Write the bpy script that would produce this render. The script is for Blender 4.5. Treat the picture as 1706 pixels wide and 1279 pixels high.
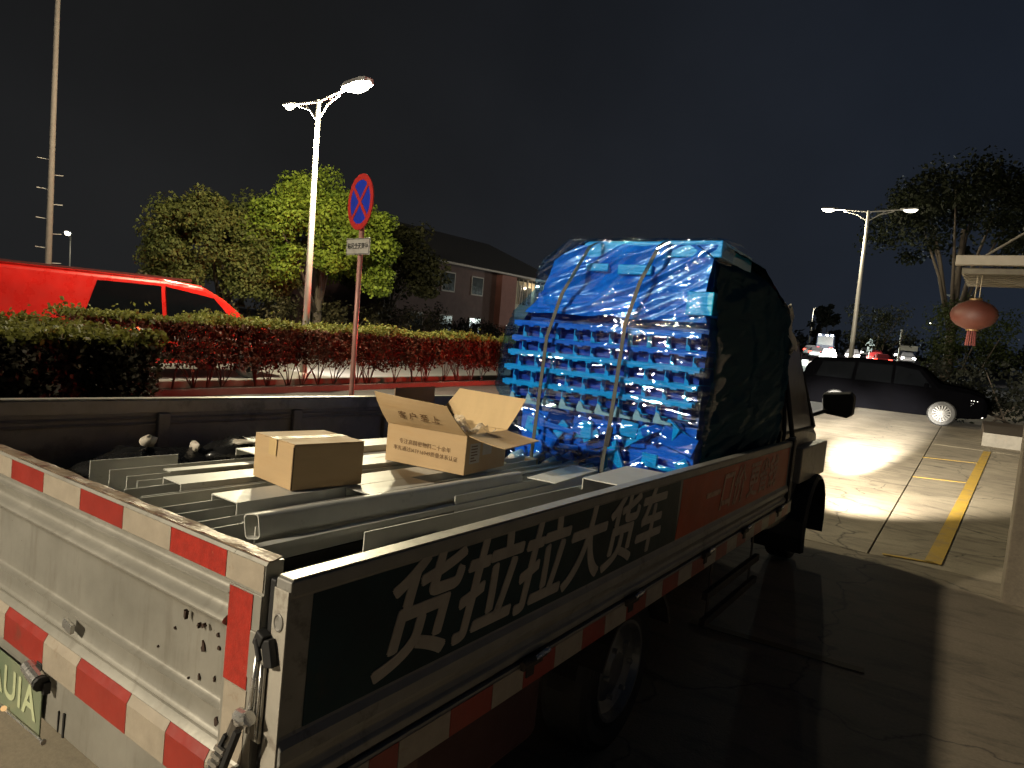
import bpy, math, random
import numpy as np
from mathutils import Matrix, Vector, Euler
R = math.radians
random.seed(7); rng = np.random.default_rng(7)
scn = bpy.context.scene
for o in list(bpy.data.objects): bpy.data.objects.remove(o)

# ---------------------------------------------------------------- camera
cam_d = bpy.data.cameras.new('camera'); cam = bpy.data.objects.new('camera', cam_d)
scn.collection.objects.link(cam); scn.camera = cam
cam_d.sensor_width = 36; cam_d.sensor_fit = 'HORIZONTAL'; cam_d.lens = 23.981
cam_d.clip_start = .05; cam_d.clip_end = 1500
rt = (0.82288872, 0.56216312, 0.08262434); up = (-0.11409202, 0.02102345, 0.99324772); bk = (0.55663019, -0.82675912, 0.08143828)
cam.matrix_world = Matrix(((rt[0], up[0], bk[0], 0), (rt[1], up[1], bk[1], 0), (rt[2], up[2], bk[2], 1.75), (0, 0, 0, 1)))

# ---------------------------------------------------------------- night sky, exposure
w = bpy.data.worlds.new('World'); scn.world = w; w.use_nodes = True
nt = w.node_tree; nt.nodes.clear()
wo = nt.nodes.new('ShaderNodeOutputWorld'); bg = nt.nodes.new('ShaderNodeBackground')
tc = nt.nodes.new('ShaderNodeTexCoord'); sx = nt.nodes.new('ShaderNodeSeparateXYZ')
mr = nt.nodes.new('ShaderNodeMapRange'); mr.inputs[1].default_value = -.75; mr.inputs[2].default_value = .1
mix = nt.nodes.new('ShaderNodeMix'); mix.data_type = 'RGBA'
mix.inputs[6].default_value = (.0092, .0094, .0098, 1); mix.inputs[7].default_value = (.0095, .0130, .0205, 1)
mr2 = nt.nodes.new('ShaderNodeMapRange'); mr2.inputs[1].default_value = -.05; mr2.inputs[2].default_value = .55
mr2.inputs[3].default_value = 1.75; mr2.inputs[4].default_value = .85
nt.links.new(tc.outputs['Generated'], sx.inputs[0]); nt.links.new(sx.outputs[0], mr.inputs[0]); nt.links.new(mr.outputs[0], mix.inputs[0])
nt.links.new(sx.outputs[2], mr2.inputs[0]); cn_ = nt.nodes.new('ShaderNodeTexNoise'); cn_.inputs['Scale'].default_value = 2.2; cn_.inputs['Detail'].default_value = 5; nt.links.new(tc.outputs['Generated'], cn_.inputs['Vector'])
cr_ = nt.nodes.new('ShaderNodeValToRGB'); cr_.color_ramp.elements[0].position = .3; cr_.color_ramp.elements[0].color = (.78, .78, .78, 1); cr_.color_ramp.elements[1].position = .75; cr_.color_ramp.elements[1].color = (1.22, 1.22, 1.22, 1)
nt.links.new(cn_.outputs[0], cr_.inputs[0]); mu_ = nt.nodes.new('ShaderNodeMix'); mu_.data_type = 'RGBA'; mu_.blend_type = 'MULTIPLY'; mu_.inputs[0].default_value = 1
nt.links.new(mix.outputs[2], mu_.inputs[6]); nt.links.new(cr_.outputs[0], mu_.inputs[7]); nt.links.new(mu_.outputs[2], bg.inputs[0]); nt.links.new(mr2.outputs[0], bg.inputs[1])
nt.links.new(bg.outputs[0], wo.inputs[0])
vs = scn.view_settings; vs.view_transform = 'Standard'; vs.look = 'None'; vs.exposure = 0; vs.gamma = 1; vs.use_curve_mapping = False
scn.cycles.max_bounces = 6; scn.cycles.transparent_max_bounces = 16; scn.cycles.sample_clamp_indirect = 4

# ---------------------------------------------------------------- helpers
C = scn.collection
MATS = {}
def nodes(name):
    m = bpy.data.materials.new(name); m.use_nodes = True
    t = m.node_tree; t.nodes.clear()
    out = t.nodes.new('ShaderNodeOutputMaterial'); b = t.nodes.new('ShaderNodeBsdfPrincipled')
    t.links.new(b.outputs[0], out.inputs[0]); MATS[name] = m
    return m, t, b, out
def coords(t, space='Object', scale=(1, 1, 1)):
    c = t.nodes.new('ShaderNodeTexCoord'); mp = t.nodes.new('ShaderNodeMapping'); mp.inputs['Scale'].default_value = scale
    t.links.new(c.outputs[space], mp.inputs[0]); return mp.outputs[0]
def noise(t, vec, scale, detail=4, rough=.6, dist=0):
    n = t.nodes.new('ShaderNodeTexNoise'); n.inputs['Scale'].default_value = scale; n.inputs['Detail'].default_value = detail
    n.inputs['Roughness'].default_value = rough; n.inputs['Distortion'].default_value = dist
    t.links.new(vec, n.inputs['Vector']); return n.outputs[0]
def ramp(t, fac, stops):
    r = t.nodes.new('ShaderNodeValToRGB'); e = r.color_ramp.elements
    while len(e) < len(stops): e.new(.5)
    for k, (p, c) in enumerate(stops): e[k].position = p; e[k].color = (*c, 1) if len(c) == 3 else c
    t.links.new(fac, r.inputs[0]); return r.outputs[0]
def bump(t, b, h, strength=.3, dist=.01):
    n = t.nodes.new('ShaderNodeBump'); n.inputs['Strength'].default_value = strength; n.inputs['Distance'].default_value = dist
    t.links.new(h, n.inputs['Height']); t.links.new(n.outputs[0], b.inputs['Normal'])
def mixc(t, fac, a, b_, mode='MIX'):
    n = t.nodes.new('ShaderNodeMix'); n.data_type = 'RGBA'; n.blend_type = mode
    for s, v in ((0, fac), (6, a), (7, b_)):
        if isinstance(v, bpy.types.NodeSocket): t.links.new(v, n.inputs[s])
        else: n.inputs[s].default_value = v if s == 0 else (*v, 1)
    return n.outputs[2]
def M(name, col, rough=.6, metal=0, var=.25, scale=8, col2=None, bmp=.15, bscale=60, spec=.5, stretch=(1, 1, 1), coat=0, dirt=None, dscale=3, dlo=.55, dhi=.75):
    if name in MATS: return MATS[name]
    m, t, b, o = nodes(name); v = coords(t, 'Object', stretch)
    c2 = col2 or tuple(x * (1 - var) for x in col)
    c = ramp(t, noise(t, v, scale, 5), [(.3, c2), (.7, col)])
    if dirt:
        d = ramp(t, noise(t, v, dscale, 8, .7), [(dlo, (0, 0, 0)), (dhi, (1, 1, 1))]); c = mixc(t, d, c, dirt)
    t.links.new(c, b.inputs['Base Color'])
    rr = t.nodes.new('ShaderNodeMapRange'); rr.inputs[3].default_value = max(rough - .12, .03); rr.inputs[4].default_value = min(rough + .15, 1)
    t.links.new(noise(t, v, scale * 3, 3), rr.inputs[0]); t.links.new(rr.outputs[0], b.inputs['Roughness'])
    b.inputs['Metallic'].default_value = metal; b.inputs['Specular IOR Level'].default_value = spec; b.inputs['Coat Weight'].default_value = coat
    if bmp: bump(t, b, noise(t, v, bscale, 4), bmp, .004)
    return m
def EM(name, col, s):
    if name in MATS: return MATS[name]
    m = bpy.data.materials.new(name); m.use_nodes = True; t = m.node_tree; t.nodes.clear()
    o = t.nodes.new('ShaderNodeOutputMaterial'); e = t.nodes.new('ShaderNodeEmission'); e.inputs[0].default_value = (*col, 1); e.inputs[1].default_value = s
    t.links.new(e.outputs[0], o.inputs[0]); MATS[name] = m; return m

class MB:
    def __init__(s): s.v = []; s.f = []; s.smooth = False
    def add(s, vs_, fs):
        n = len(s.v); s.v += [tuple(p) for p in vs_]; s.f += [tuple(i + n for i in f) for f in fs]; return s
    def box(s, c, d, rot=None, bev=0):
        x, y, z = (k / 2 for k in d)
        vs_ = [Vector(p) for p in ((-x, -y, -z), (x, -y, -z), (x, y, -z), (-x, y, -z), (-x, -y, z), (x, -y, z), (x, y, z), (-x, y, z))]
        if rot is not None:
            m = rot if isinstance(rot, Matrix) else Euler(rot).to_matrix(); vs_ = [m @ p for p in vs_]
        return s.add([p + Vector(c) for p in vs_], [(0, 3, 2, 1), (4, 5, 6, 7), (0, 1, 5, 4), (1, 2, 6, 5), (2, 3, 7, 6), (3, 0, 4, 7)])
    def span(s, a, b):
        return s.box([(p + q) / 2 for p, q in zip(a, b)], [abs(q - p) for p, q in zip(a, b)])
    def tube(s, pts, rad, n=8, cap=True):
        pts = [Vector(p) for p in pts]; rad = rad if isinstance(rad, (list, tuple)) else [rad] * len(pts)
        rings = []
        for i, p in enumerate(pts):
            d = (pts[min(i + 1, len(pts) - 1)] - pts[max(i - 1, 0)]).normalized()
            a = d.cross(Vector((0, 0, 1)) if abs(d.z) < .9 else Vector((1, 0, 0))).normalized(); b = d.cross(a)
            rings.append([p + (a * math.cos(2 * math.pi * k / n) + b * math.sin(2 * math.pi * k / n)) * rad[i] for k in range(n)])
        return s.loft(rings, cap)
    def loft(s, rings, cap=True, closed=True):
        n = len(rings[0]); vs_ = [p for r in rings for p in r]; fs = []
        for i in range(len(rings) - 1):
            for k in range(n if closed else n - 1):
                a = i * n + k; b = i * n + (k + 1) % n; fs.append((a, b, b + n, a + n))
        if cap: fs.append(tuple(range(n))[::-1]); fs.append(tuple(range((len(rings) - 1) * n, len(rings) * n)))
        return s.add(vs_, fs)
    def prism(s, poly, axis, a, b):
        "extrude a 2-D polygon along axis 0/1/2 from a to b"
        def P(u, v, h): return {0: (h, u, v), 1: (u, h, v), 2: (u, v, h)}[axis]
        n = len(poly); vs_ = [P(u, v, a) for u, v in poly] + [P(u, v, b) for u, v in poly]
        return s.add(vs_, [(k, (k + 1) % n, (k + 1) % n + n, k + n) for k in range(n)] + [tuple(range(n))[::-1], tuple(range(n, 2 * n))])
    def grid(s, fn, nu, nv):
        vs_ = [fn(i / nu, j / nv) for j in range(nv + 1) for i in range(nu + 1)]
        return s.add(vs_, [(j * (nu + 1) + i, j * (nu + 1) + i + 1, (j + 1) * (nu + 1) + i + 1, (j + 1) * (nu + 1) + i) for j in range(nv) for i in range(nu)])
    def build(s, name, mat, parent=None, bevel=0, smooth=False, solid=0, fix=True):
        me = bpy.data.meshes.new(name); me.from_pydata(s.v, [], s.f)
        if fix:
            import bmesh
            bm = bmesh.new(); bm.from_mesh(me); bmesh.ops.recalc_face_normals(bm, faces=bm.faces); bm.to_mesh(me); bm.free()
        me.materials.append(mat); o = bpy.data.objects.new(name, me); C.objects.link(o)
        if parent is not None:
            o.parent = parent
            off = OFF.get(parent.name)
            if off is not None: o.location = off
        if smooth: me.shade_smooth()
        if solid:
            md = o.modifiers.new('s', 'SOLIDIFY'); md.thickness = solid
        if bevel:
            md = o.modifiers.new('b', 'BEVEL'); md.width = bevel; md.segments = 2; md.limit_method = 'ANGLE'; md.angle_limit = R(40)
        return o
OFF = {}
def tag(o, label=None, cat=None, group=None, kind=None):
    for k, v in (('label', label), ('category', cat), ('group', group), ('kind', kind)):
        if v: o[k] = v
    return o
def empty(name, label, cat, loc=(0, 0, 0), rz=0, group=None, mat=None):
    o = bpy.data.objects.new(name, None); C.objects.link(o); o.empty_display_size = .2
    if mat is not None: o.matrix_world = mat
    else: o.location = loc; o.rotation_euler = (0, 0, rz)
    return tag(o, label, cat, group)
def copy_tree(o, parent=None):
    c = o.copy(); C.objects.link(c)
    if parent: c.parent = parent
    for ch in [x for x in bpy.data.objects if x.parent == o]: copy_tree(ch, c)
    return c
def text(name, s, size, mat, parent, mtx, fat=0, shear=0, ext=.0008, offset=0, xscale=1.0, space=1.0):
    cu = bpy.data.curves.new(name, 'FONT'); cu.body = s; cu.size = size; cu.shear = shear; cu.extrude = ext; cu.offset = offset
    cu.align_x = 'CENTER'; cu.align_y = 'CENTER'; cu.space_character = space
    tmp = bpy.data.objects.new('tmp', cu); C.objects.link(tmp)
    dg = bpy.context.evaluated_depsgraph_get(); me = bpy.data.meshes.new_from_object(tmp.evaluated_get(dg))
    bpy.data.objects.remove(tmp)
    if fat:
        import bmesh
        bm = bmesh.new()
        for q, (a, b) in enumerate(((0, 0), (1, 0), (-1, 0), (0, 1), (0, -1), (.7, .7), (-.7, .7), (.7, -.7), (-.7, -.7))):
            m2 = me.copy(); m2.transform(Matrix.Translation((a * fat, b * fat, q * .00012))); bm.from_mesh(m2); bpy.data.meshes.remove(m2)
        bm.to_mesh(me); bm.free()
    me.transform(Matrix.Diagonal((xscale, 1, 1, 1))); me.transform(mtx); me.name = name
    me.materials.clear(); me.materials.append(mat)
    o = bpy.data.objects.new(name, me); C.objects.link(o)
    if parent is not None:
        o.parent = parent
        if OFF.get(parent.name) is not None: o.location = OFF[parent.name]
    return o
def light(name, typ, loc, power, col, parent=None, size=.2, aim=None, spot=None, blend=.5, label=None):
    d = bpy.data.lights.new(name, typ); d.energy = power; d.color = col
    if typ == 'AREA': d.size = size
    else: d.shadow_soft_size = size
    if spot: d.spot_size = R(spot); d.spot_blend = blend
    o = bpy.data.objects.new(name, d); C.objects.link(o); o.location = loc
    if aim is not None: o.rotation_euler = (Vector(aim) - Vector(loc)).to_track_quat('-Z', 'Y').to_euler()
    if parent: o.parent = parent
    return o
def frame(ox, oy, oz, ax, ay):
    "4x4 taking text x/y axes to ax/ay at an origin"
    ax = Vector(ax).normalized(); ay = Vector(ay).normalized(); az = ax.cross(ay)
    return Matrix(((ax[0], ay[0], az[0], ox), (ax[1], ay[1], az[1], oy), (ax[2], ay[2], az[2], oz), (0, 0, 0, 1)))

def leaves(centers, radii, per, size, up_bias=.3, flat=1.0):
    "numpy cloud of small folded leaf quads round clump centres -> verts, faces"
    n = len(centers) * per; c = np.repeat(np.asarray(centers, float), per, 0); r = np.repeat(np.asarray(radii, float), per)[:, None]
    d = rng.normal(size=(n, 3)); d /= np.linalg.norm(d, axis=1)[:, None]
    rad = rng.random((n, 1)) ** .45
    p = c + d * rad * r * np.array([1, 1, flat])
    nrm = d + rng.normal(size=(n, 3)) * .7 + np.array([0, 0, up_bias]); nrm /= np.linalg.norm(nrm, axis=1)[:, None]
    a = np.cross(nrm, rng.normal(size=(n, 3))); a /= np.linalg.norm(a, axis=1)[:, None]; b = np.cross(nrm, a)
    s = size * rng.uniform(.6, 1.35, (n, 1)); wv = b * s * .38
    v = np.stack([p - a * s * .6, p + wv, p + a * s * .6, p - wv], 1).reshape(-1, 3)
    return v, n
def leaf_mesh(name, v, n, mat, parent=None):
    me = bpy.data.meshes.new(name); me.vertices.add(len(v)); me.vertices.foreach_set('co', v.astype(np.float32).ravel())
    me.loops.add(4 * n); me.loops.foreach_set('vertex_index', np.arange(4 * n, dtype=np.int32))
    me.polygons.add(n); me.polygons.foreach_set('loop_start', np.arange(0, 4 * n, 4, dtype=np.int32)); me.polygons.foreach_set('loop_total', np.full(n, 4, dtype=np.int32))
    me.update(); me.validate(); me.materials.append(mat)
    o = bpy.data.objects.new(name, me); C.objects.link(o)
    if parent is not None: o.parent = parent
    return o
def leaf_mat(name, lo, hi, sc=2.5, rough=.5):
    m, t, b, o = nodes(name); v = coords(t)
    c = ramp(t, noise(t, v, sc, 6, .75), [(.35, lo), (.65, hi)])
    c = mixc(t, .6, c, ramp(t, noise(t, v, 37, 2), [(.35, (.45, .45, .45)), (.65, (1, 1, 1))]), 'MULTIPLY')
    t.links.new(c, b.inputs['Base Color']); b.inputs['Roughness'].default_value = .65; b.inputs['Specular IOR Level'].default_value = .2
    tr = t.nodes.new('ShaderNodeBsdfTranslucent'); t.links.new(c, tr.inputs[0]); ms = t.nodes.new('ShaderNodeMixShader'); ms.inputs[0].default_value = .3
    t.links.new(b.outputs[0], ms.inputs[1]); t.links.new(tr.outputs[0], ms.inputs[2]); t.links.new(ms.outputs[0], o.inputs[0]); return m

# ---------------------------------------------------------------- materials
def worn_metal():
    m, t, b, o = nodes('worn_painted_metal'); v = coords(t); vs_ = coords(t, 'Object', (9, 9, 1.3)); vh = coords(t, 'Object', (1.2, 1.2, 26))
    c = ramp(t, noise(t, v, 3.5, 6, .65), [(.30, (.25, .24, .205)), (.70, (.37, .355, .31))])
    c = mixc(t, ramp(t, noise(t, vs_, 2.2, 7, .7), [(.52, (0, 0, 0)), (.80, (.55, .55, .55))]), c, (.13, .11, .08))      # run-down grime
    c = mixc(t, ramp(t, noise(t, vh, 3.0, 8, .8, .4), [(.66, (0, 0, 0)), (.70, (.8, .8, .8))]), c, (.16, .14, .115))   # scrapes
    c = mixc(t, ramp(t, noise(t, v, 38, 8, .75), [(.66, (0, 0, 0)), (.70, (.9, .9, .9))]), c, (.075, .045, .028))      # rust specks
    t.links.new(c, b.inputs['Base Color']); b.inputs['Metallic'].default_value = .45
    rr = t.nodes.new('ShaderNodeMapRange'); rr.inputs[3].default_value = .26; rr.inputs[4].default_value = .55; t.links.new(noise(t, v, 6, 6, .7), rr.inputs[0]); t.links.new(rr.outputs[0], b.inputs['Roughness'])
    bump(t, b, noise(t, v, 12, 6, .6), .22, .006); return m
alu = worn_metal()
alu_d = M('dull_painted_metal', (.27, .26, .235), .5, .3, .25, 6, bmp=.1, dirt=(.06, .045, .035), dscale=7, dlo=.58, dhi=.74)
alu_b = M('bare_bright_metal', (.62, .61, .58), .25, .85, .15, 9, bmp=.08, dirt=(.15, .12, .09), dscale=12, dlo=.62, dhi=.74)
gate_in = M('brown_grey_gate_paint', (.25, .205, .185), .5, .2, .3, 6, dirt=(.03, .025, .02))
red_r = M('red_reflective', (.40, .03, .018), .32, 0, .35, 60, bmp=.3, bscale=220, dirt=(.62, .28, .17), dscale=75, dlo=.66, dhi=.72)
red_p = M('red_plain_reflective', (.30, .028, .018), .35, 0, .25, 12, bmp=.1, dirt=(.12, .05, .03), dscale=8, dlo=.62, dhi=.76)
wht_r = M('white_reflective', (.36, .31, .24), .38, 0, .2, 22, bmp=.15, bscale=120, dirt=(.20, .13, .08), dscale=14, dlo=.60, dhi=.74)
vinyl = M('dark_vinyl', (.006, .032, .040), .45, 0, .5, 4, bmp=.05, spec=.2, dirt=(.03, .03, .026), dscale=6, dlo=.6, dhi=.8)
orange_v = M('orange_vinyl', (.50, .075, .025), .5, 0, .3, 4, bmp=.05, spec=.2, dirt=(.22, .06, .03), dscale=9, dlo=.6, dhi=.8)
ltr = M('pale_lettering', (.40, .36, .30), .5, 0, .25, 14, bmp=.05, dirt=(.16, .11, .08), dscale=16, dlo=.62, dhi=.74)
ltr_o = M('faded_lettering', (.55, .30, .20), .6, 0, .3, 14, bmp=.05, dirt=(.2, .06, .03), dscale=12, dlo=.5, dhi=.62)
blk = M('black_rubber', (.012, .012, .012), .6, 0, .4, 10)
blk_p = M('black_paint', (.010, .010, .012), .22, 0, .3, 5, bmp=0, coat=.5)
under = M('grimy_chassis', (.03, .026, .024), .7, .2, .4, 8, dirt=(.06, .045, .035))
steel = M('galvanised_steel', (.52, .52, .475), .45, .08, .14, 7, bmp=.06, bscale=40, dirt=(.2, .19, .16), dscale=18, dlo=.62, dhi=.8)
steel_d = M('grey_steel_side', (.30, .29, .26), .45, .4, .2, 9, bmp=.06)
card = M('cardboard', (.47, .325, .17), .75, 0, .12, 4, bmp=.25, bscale=90, stretch=(1, 1, 6), dirt=(.36, .22, .09), dscale=2, dlo=.5, dhi=.8)
card_d = M('cardboard_inner', (.60, .43, .22), .78, 0, .1, 4, bmp=.35, bscale=40, stretch=(5, 1, 1))
ink = M('brown_ink', (.14, .075, .03), .7, 0, .2, 30, bmp=0)
paper = M('white_label', (.42, .38, .31), .5, 0, .1, 20, bmp=0)
film_clear = M('clear_film', (.75, .68, .55), .15, 0, .1, 20, bmp=.5, bscale=30)
tape = M('packing_tape', (.58, .42, .21), .18, 0, .1, 6, bmp=.1)

# ================================================================ SETTING
def conc(name, base, dark, stain):
    m, t, b, o = nodes(name); v = coords(t, 'Object'); vst = coords(t, 'Object', (1, 3.2, 1))
    c = ramp(t, noise(t, v, .9, 6, .65), [(.35, dark), (.65, base)])
    c = mixc(t, ramp(t, noise(t, vst, 1.6, 8, .72, .6), [(.50, (0, 0, 0)), (.72, (1, 1, 1))]), c, stain)
    c = mixc(t, .5, c, ramp(t, noise(t, v, 55, 3), [(.3, (.6, .6, .6)), (.7, (1, 1, 1))]), 'MULTIPLY')
    dv = t.nodes.new('ShaderNodeTexVoronoi'); dv.feature = 'DISTANCE_TO_EDGE'; dv.inputs['Scale'].default_value = .42
    nz = t.nodes.new('ShaderNodeTexNoise'); nz.inputs['Scale'].default_value = 1.7; nz.inputs['Detail'].default_value = 8; t.links.new(v, nz.inputs['Vector'])
    va = t.nodes.new('ShaderNodeVectorMath'); va.operation = 'MULTIPLY_ADD'; va.inputs[1].default_value = (.9, .9, 0); t.links.new(nz.outputs[1], va.inputs[0]); t.links.new(v, va.inputs[2]); t.links.new(va.outputs[0], dv.inputs['Vector'])
    c = mixc(t, ramp(t, dv.outputs[0], [(.0, (.75, .75, .75)), (.006, (0, 0, 0))]), c, (.03, .025, .02))          # hairline cracks
    c = mixc(t, ramp(t, noise(t, v, 2.3, 3, .5), [(.66, (0, 0, 0)), (.76, (.7, .7, .7))]), c, (.05, .042, .035))    # oil stains
    t.links.new(c, b.inputs['Base Color']); b.inputs['Roughness'].default_value = .85; bump(t, b, noise(t, v, 90, 5), .35, .006); return m
concrete = conc('worn_concrete', (.38, .325, .235), (.24, .20, .145), (.10, .082, .058))
plinth_m = conc('grey_brown_concrete', (.17, .14, .098), (.13, .105, .075), (.085, .07, .05))
yard = conc('yard_concrete', (.25, .205, .145), (.18, .15, .105), (.10, .083, .06))
asphalt = M('asphalt', (.055, .052, .05), .8, 0, .35, 3, bmp=.5, bscale=160, dirt=(.09, .08, .07), dscale=1.2)
yel = M('worn_yellow_paint', (.58, .37, .05), .6, 0, .2, 8, bmp=.2, dirt=(.30, .22, .12), dscale=4, dlo=.52, dhi=.68)
road_w = M('road_white_paint', (.6, .6, .56), .6, 0, .2, 8)
earth = M('bare_soil', (.05, .04, .03), .95, 0, .4, 3, bmp=.6, bscale=30)

g = MB(); g.span((-400, -300, -.5), (400, 600, -.04)); ground = g.build('ground', earth); tag(ground, kind='structure')
g = MB(); g.span((-12, -80, -.04), (-3.7, 320, -.012)); g.span((-20.4, -80, -.04), (-13.4, 320, -.012))
road = g.build('road', asphalt); tag(road, kind='structure')
pale = M('pale_far_lane', (.20, .19, .18), .75, 0, .2, 2, bmp=.3, bscale=120)
g = MB(); g.span((-20.3, -80, -.012), (-13.5, 320, -.006)); fl = g.build('far_road', pale); tag(fl, kind='structure')
for i in range(14):
    g = MB(); g.span((-8.0, 4 + i * 9, -.012), (-7.85, 8 + i * 9, -.007)); o = g.build('road_marking', road_w, road)
# kerbs
kerb_m = M('kerb_stone', (.11, .105, .09), .8, 0, .2, 5, bmp=.3)
g = MB(); g.span((-3.72, -60, -.04), (-3.55, 300, .10)); g.span((-12.15, 5.2, -.04), (-12.0, 300, .12)); g.span((-13.45, -60, -.04), (-13.3, 300, .12)); g.span((-8.3, -60, -.04), (-8.15, 5.0, .12))
tag(g.build('kerb', kerb_m, bevel=.01), kind='structure')
g = MB(); g.span((-3.55, -60, -.04), (12, 4.5, -.035)); g.span((-3.55, 4.5, -.04), (12, 300, -.035)); base = g.build('pavement', asphalt); tag(base, kind='structure')
g = MB(); g.span((-3.54, -40, -.035), (5.5, 6.84, 0)); tag(g.build('yard', yard), kind='structure')
# big concrete slabs with recessed joints
xs = [-3.54, -.61, 5.5]; ys = [6.85, 17.45, 28, 40]
for i in range(2):
    for j in range(len(ys) - 1):
        g = MB(); g.span((xs[i] + .008, ys[j] + .005, -.035), (xs[i + 1] - .008, ys[j + 1] - .005, random.uniform(-.002, .002)))
        o = g.build('concrete_slab', concrete, base, bevel=.002)
def stripe(pts, wd, mat, name='painted_line', z=.004):
    g = MB(); (x0, y0), (x1, y1) = pts; d = Vector((x1 - x0, y1 - y0)).normalized(); n = Vector((-d.y, d.x)) * wd / 2
    g.add([(x0 + n.x, y0 + n.y, z + .002), (x1 + n.x, y1 + n.y, z + .002), (x1 - n.x, y1 - n.y, z + .002), (x0 - n.x, y0 - n.y, z + .002), (x0 + n.x, y0 + n.y, z - .001), (x1 + n.x, y1 + n.y, z - .001), (x1 - n.x, y1 - n.y, z - .001), (x0 - n.x, y0 - n.y, z - .001)],
          [(0, 1, 2, 3), (4, 5, 6, 7), (0, 1, 5, 4), (1, 2, 6, 5), (2, 3, 7, 6), (3, 0, 4, 7)])
    return g.build(name, mat, base)
stripe(((-.115, 7.0), (.40, 17.4)), .13, yel)
stripe(((-.62, 14.70), (.25, 15.05)), .045, yel)
stripe(((-.60, 12.03), (.08, 12.30)), .045, yel)
stripe(((-1.3, 4.17), (-.32, 4.24)), .07, M('faded_yellow', (.12, .085, .035), .8, dirt=(.10, .085, .06)), z=.003)
stripe(((-.5, 6.93), (-.1, 7.02)), .05, yel)
# concrete pillar and step at the right
g = MB(); g.span((.36, 6.3, -.03), (1.6, 6.62, 3.2)); pil = g.build('concrete_pillar', plinth_m, bevel=.012)
tag(pil, 'plain grey brown concrete wall end at the right edge', 'wall')
st = empty('doorstep', 'low brown topped step with white front edge beside the yellow line', 'step', (.9, 20, 0))
g = MB(); g.span((-.58, -1.4, 0), (1.2, 3.0, .28)); g.build('step_block', M('step_brown', (.10, .07, .045), .7), st, bevel=.01)
g = MB(); g.span((-.60, -1.45, 0), (1.2, -1.402, .30)); g.build('step_front', M('step_white', (.16, .145, .12), .7, dirt=(.15, .12, .09)), st, bevel=.004)

# ================================================================ FLATBED TRUCK
TM = Matrix.Translation((-.953, .772, 1.270)) @ Matrix.Rotation(R(-1.738), 4, 'X')
c0 = Vector((-1.1, 2.1, -1.2))
truck = empty('flatbed_truck', 'worn silver flatbed truck with dark lettered side gate and red white reflective tape', 'truck', mat=TM @ Matrix.Translation(c0))
OFF['flatbed_truck'] = -c0
W = 2.2; L = 4.2
def tp(name, g, mat, parent=None, **k):
    o = g.build(name, mat, parent or truck, **k); return o
# bed floor
g = MB(); g.span((-W + .01, .03, -.43), (-.01, L, -.40)); tp('bed_floor', g, M('bed_floor_black', (.02, .02, .019), .5, .2, .4, 6))
# right side gate: pressed profile swept along the length
prof = [(0, 0), (0, -.028), (-.004, -.034), (-.006, -.29), (-.004, -.296), (.006, -.31), (.008, -.335), (-.004, -.352), (-.014, -.372), (-.008, -.385), (.0, -.392), (0, -.412), (-.042, -.412), (-.042, 0)]
def sweep(prof, y0, y1, n, fx=lambda y: 0):
    g = MB(); g.loft([[(x + fx(y), y, z) for x, z in prof] for y in np.linspace(y0, y1, n)]); return g
side = tp('side_gate', sweep(prof, 0.0, L - .05, 2), alu_d, bevel=.003)
g = MB(); g.span((-.040, .004, .0005), (-.002, L - .06, .004)); tp('gate_top_edge', g, alu, side, bevel=.001); bpy.data.objects['gate_top_edge'].location = (0, 0, 0)
g = MB(); g.span((-.005, .055, -.289), (-.0035, 1.972, -.035)); o = tp('dark_panel', g, vinyl, side); o.location = (0, 0, 0)
g = MB(); g.prism([(1.975, -.289), (2.0, -.16), (2.0, -.035), (4.02, -.035), (4.02, -.289)], 0, -.005, -.0035); o = tp('orange_panel', g, orange_v, side); o.location = (0, 0, 0)
o = text('lettering', '货拉拉大货车', .262, ltr, side, frame(-.0030, 1.0, -.168, (0, 1, 0), (0, 0, 1)), shear=.30, fat=.0062, xscale=1.0); o.location = (0, 0, 0)
o = text('lettering', '一口价 更省钱', .21, ltr_o, side, frame(-.0030, 3.0, -.168, (0, 1, 0), (0, 0, 1)), shear=.3, fat=.004, xscale=1.05); o.location = (0, 0, 0)
# rear end post of the gate (seen end on) with pressed round plug
g = MB(); g.span((-.041, -.004, -.40), (-.001, -.0005, -.018)); endp = tp('gate_end_plate', g, M('pale_end_plate', (.42, .39, .33), .45, .2, .15, 9, dirt=(.12, .09, .07), dscale=14), None, bevel=.001)
g = MB(); ring = [[(-.021 + r * math.cos(a), y, -.078 + r * 1.35 * math.sin(a)) for a in np.linspace(0, 2 * math.pi, 20, endpoint=False)] for r, y in ((.0125, -.0042), (.0125, -.0062), (.0105, -.0072), (.009, -.0052))]
g.loft(ring); tp('round_plug', g, alu_d, None, smooth=False)
# ribs at far end of side gate + front post
g = MB(); g.span((-.05, 4.07, -.42), (.012, 4.13, .01)); tp('gate_post', g, under, bevel=.004)
g = MB(); g.span((-.05, 4.16, -.42), (.0, 4.2, .02)); tp('gate_post', g, alu_d, bevel=.004)
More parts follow.
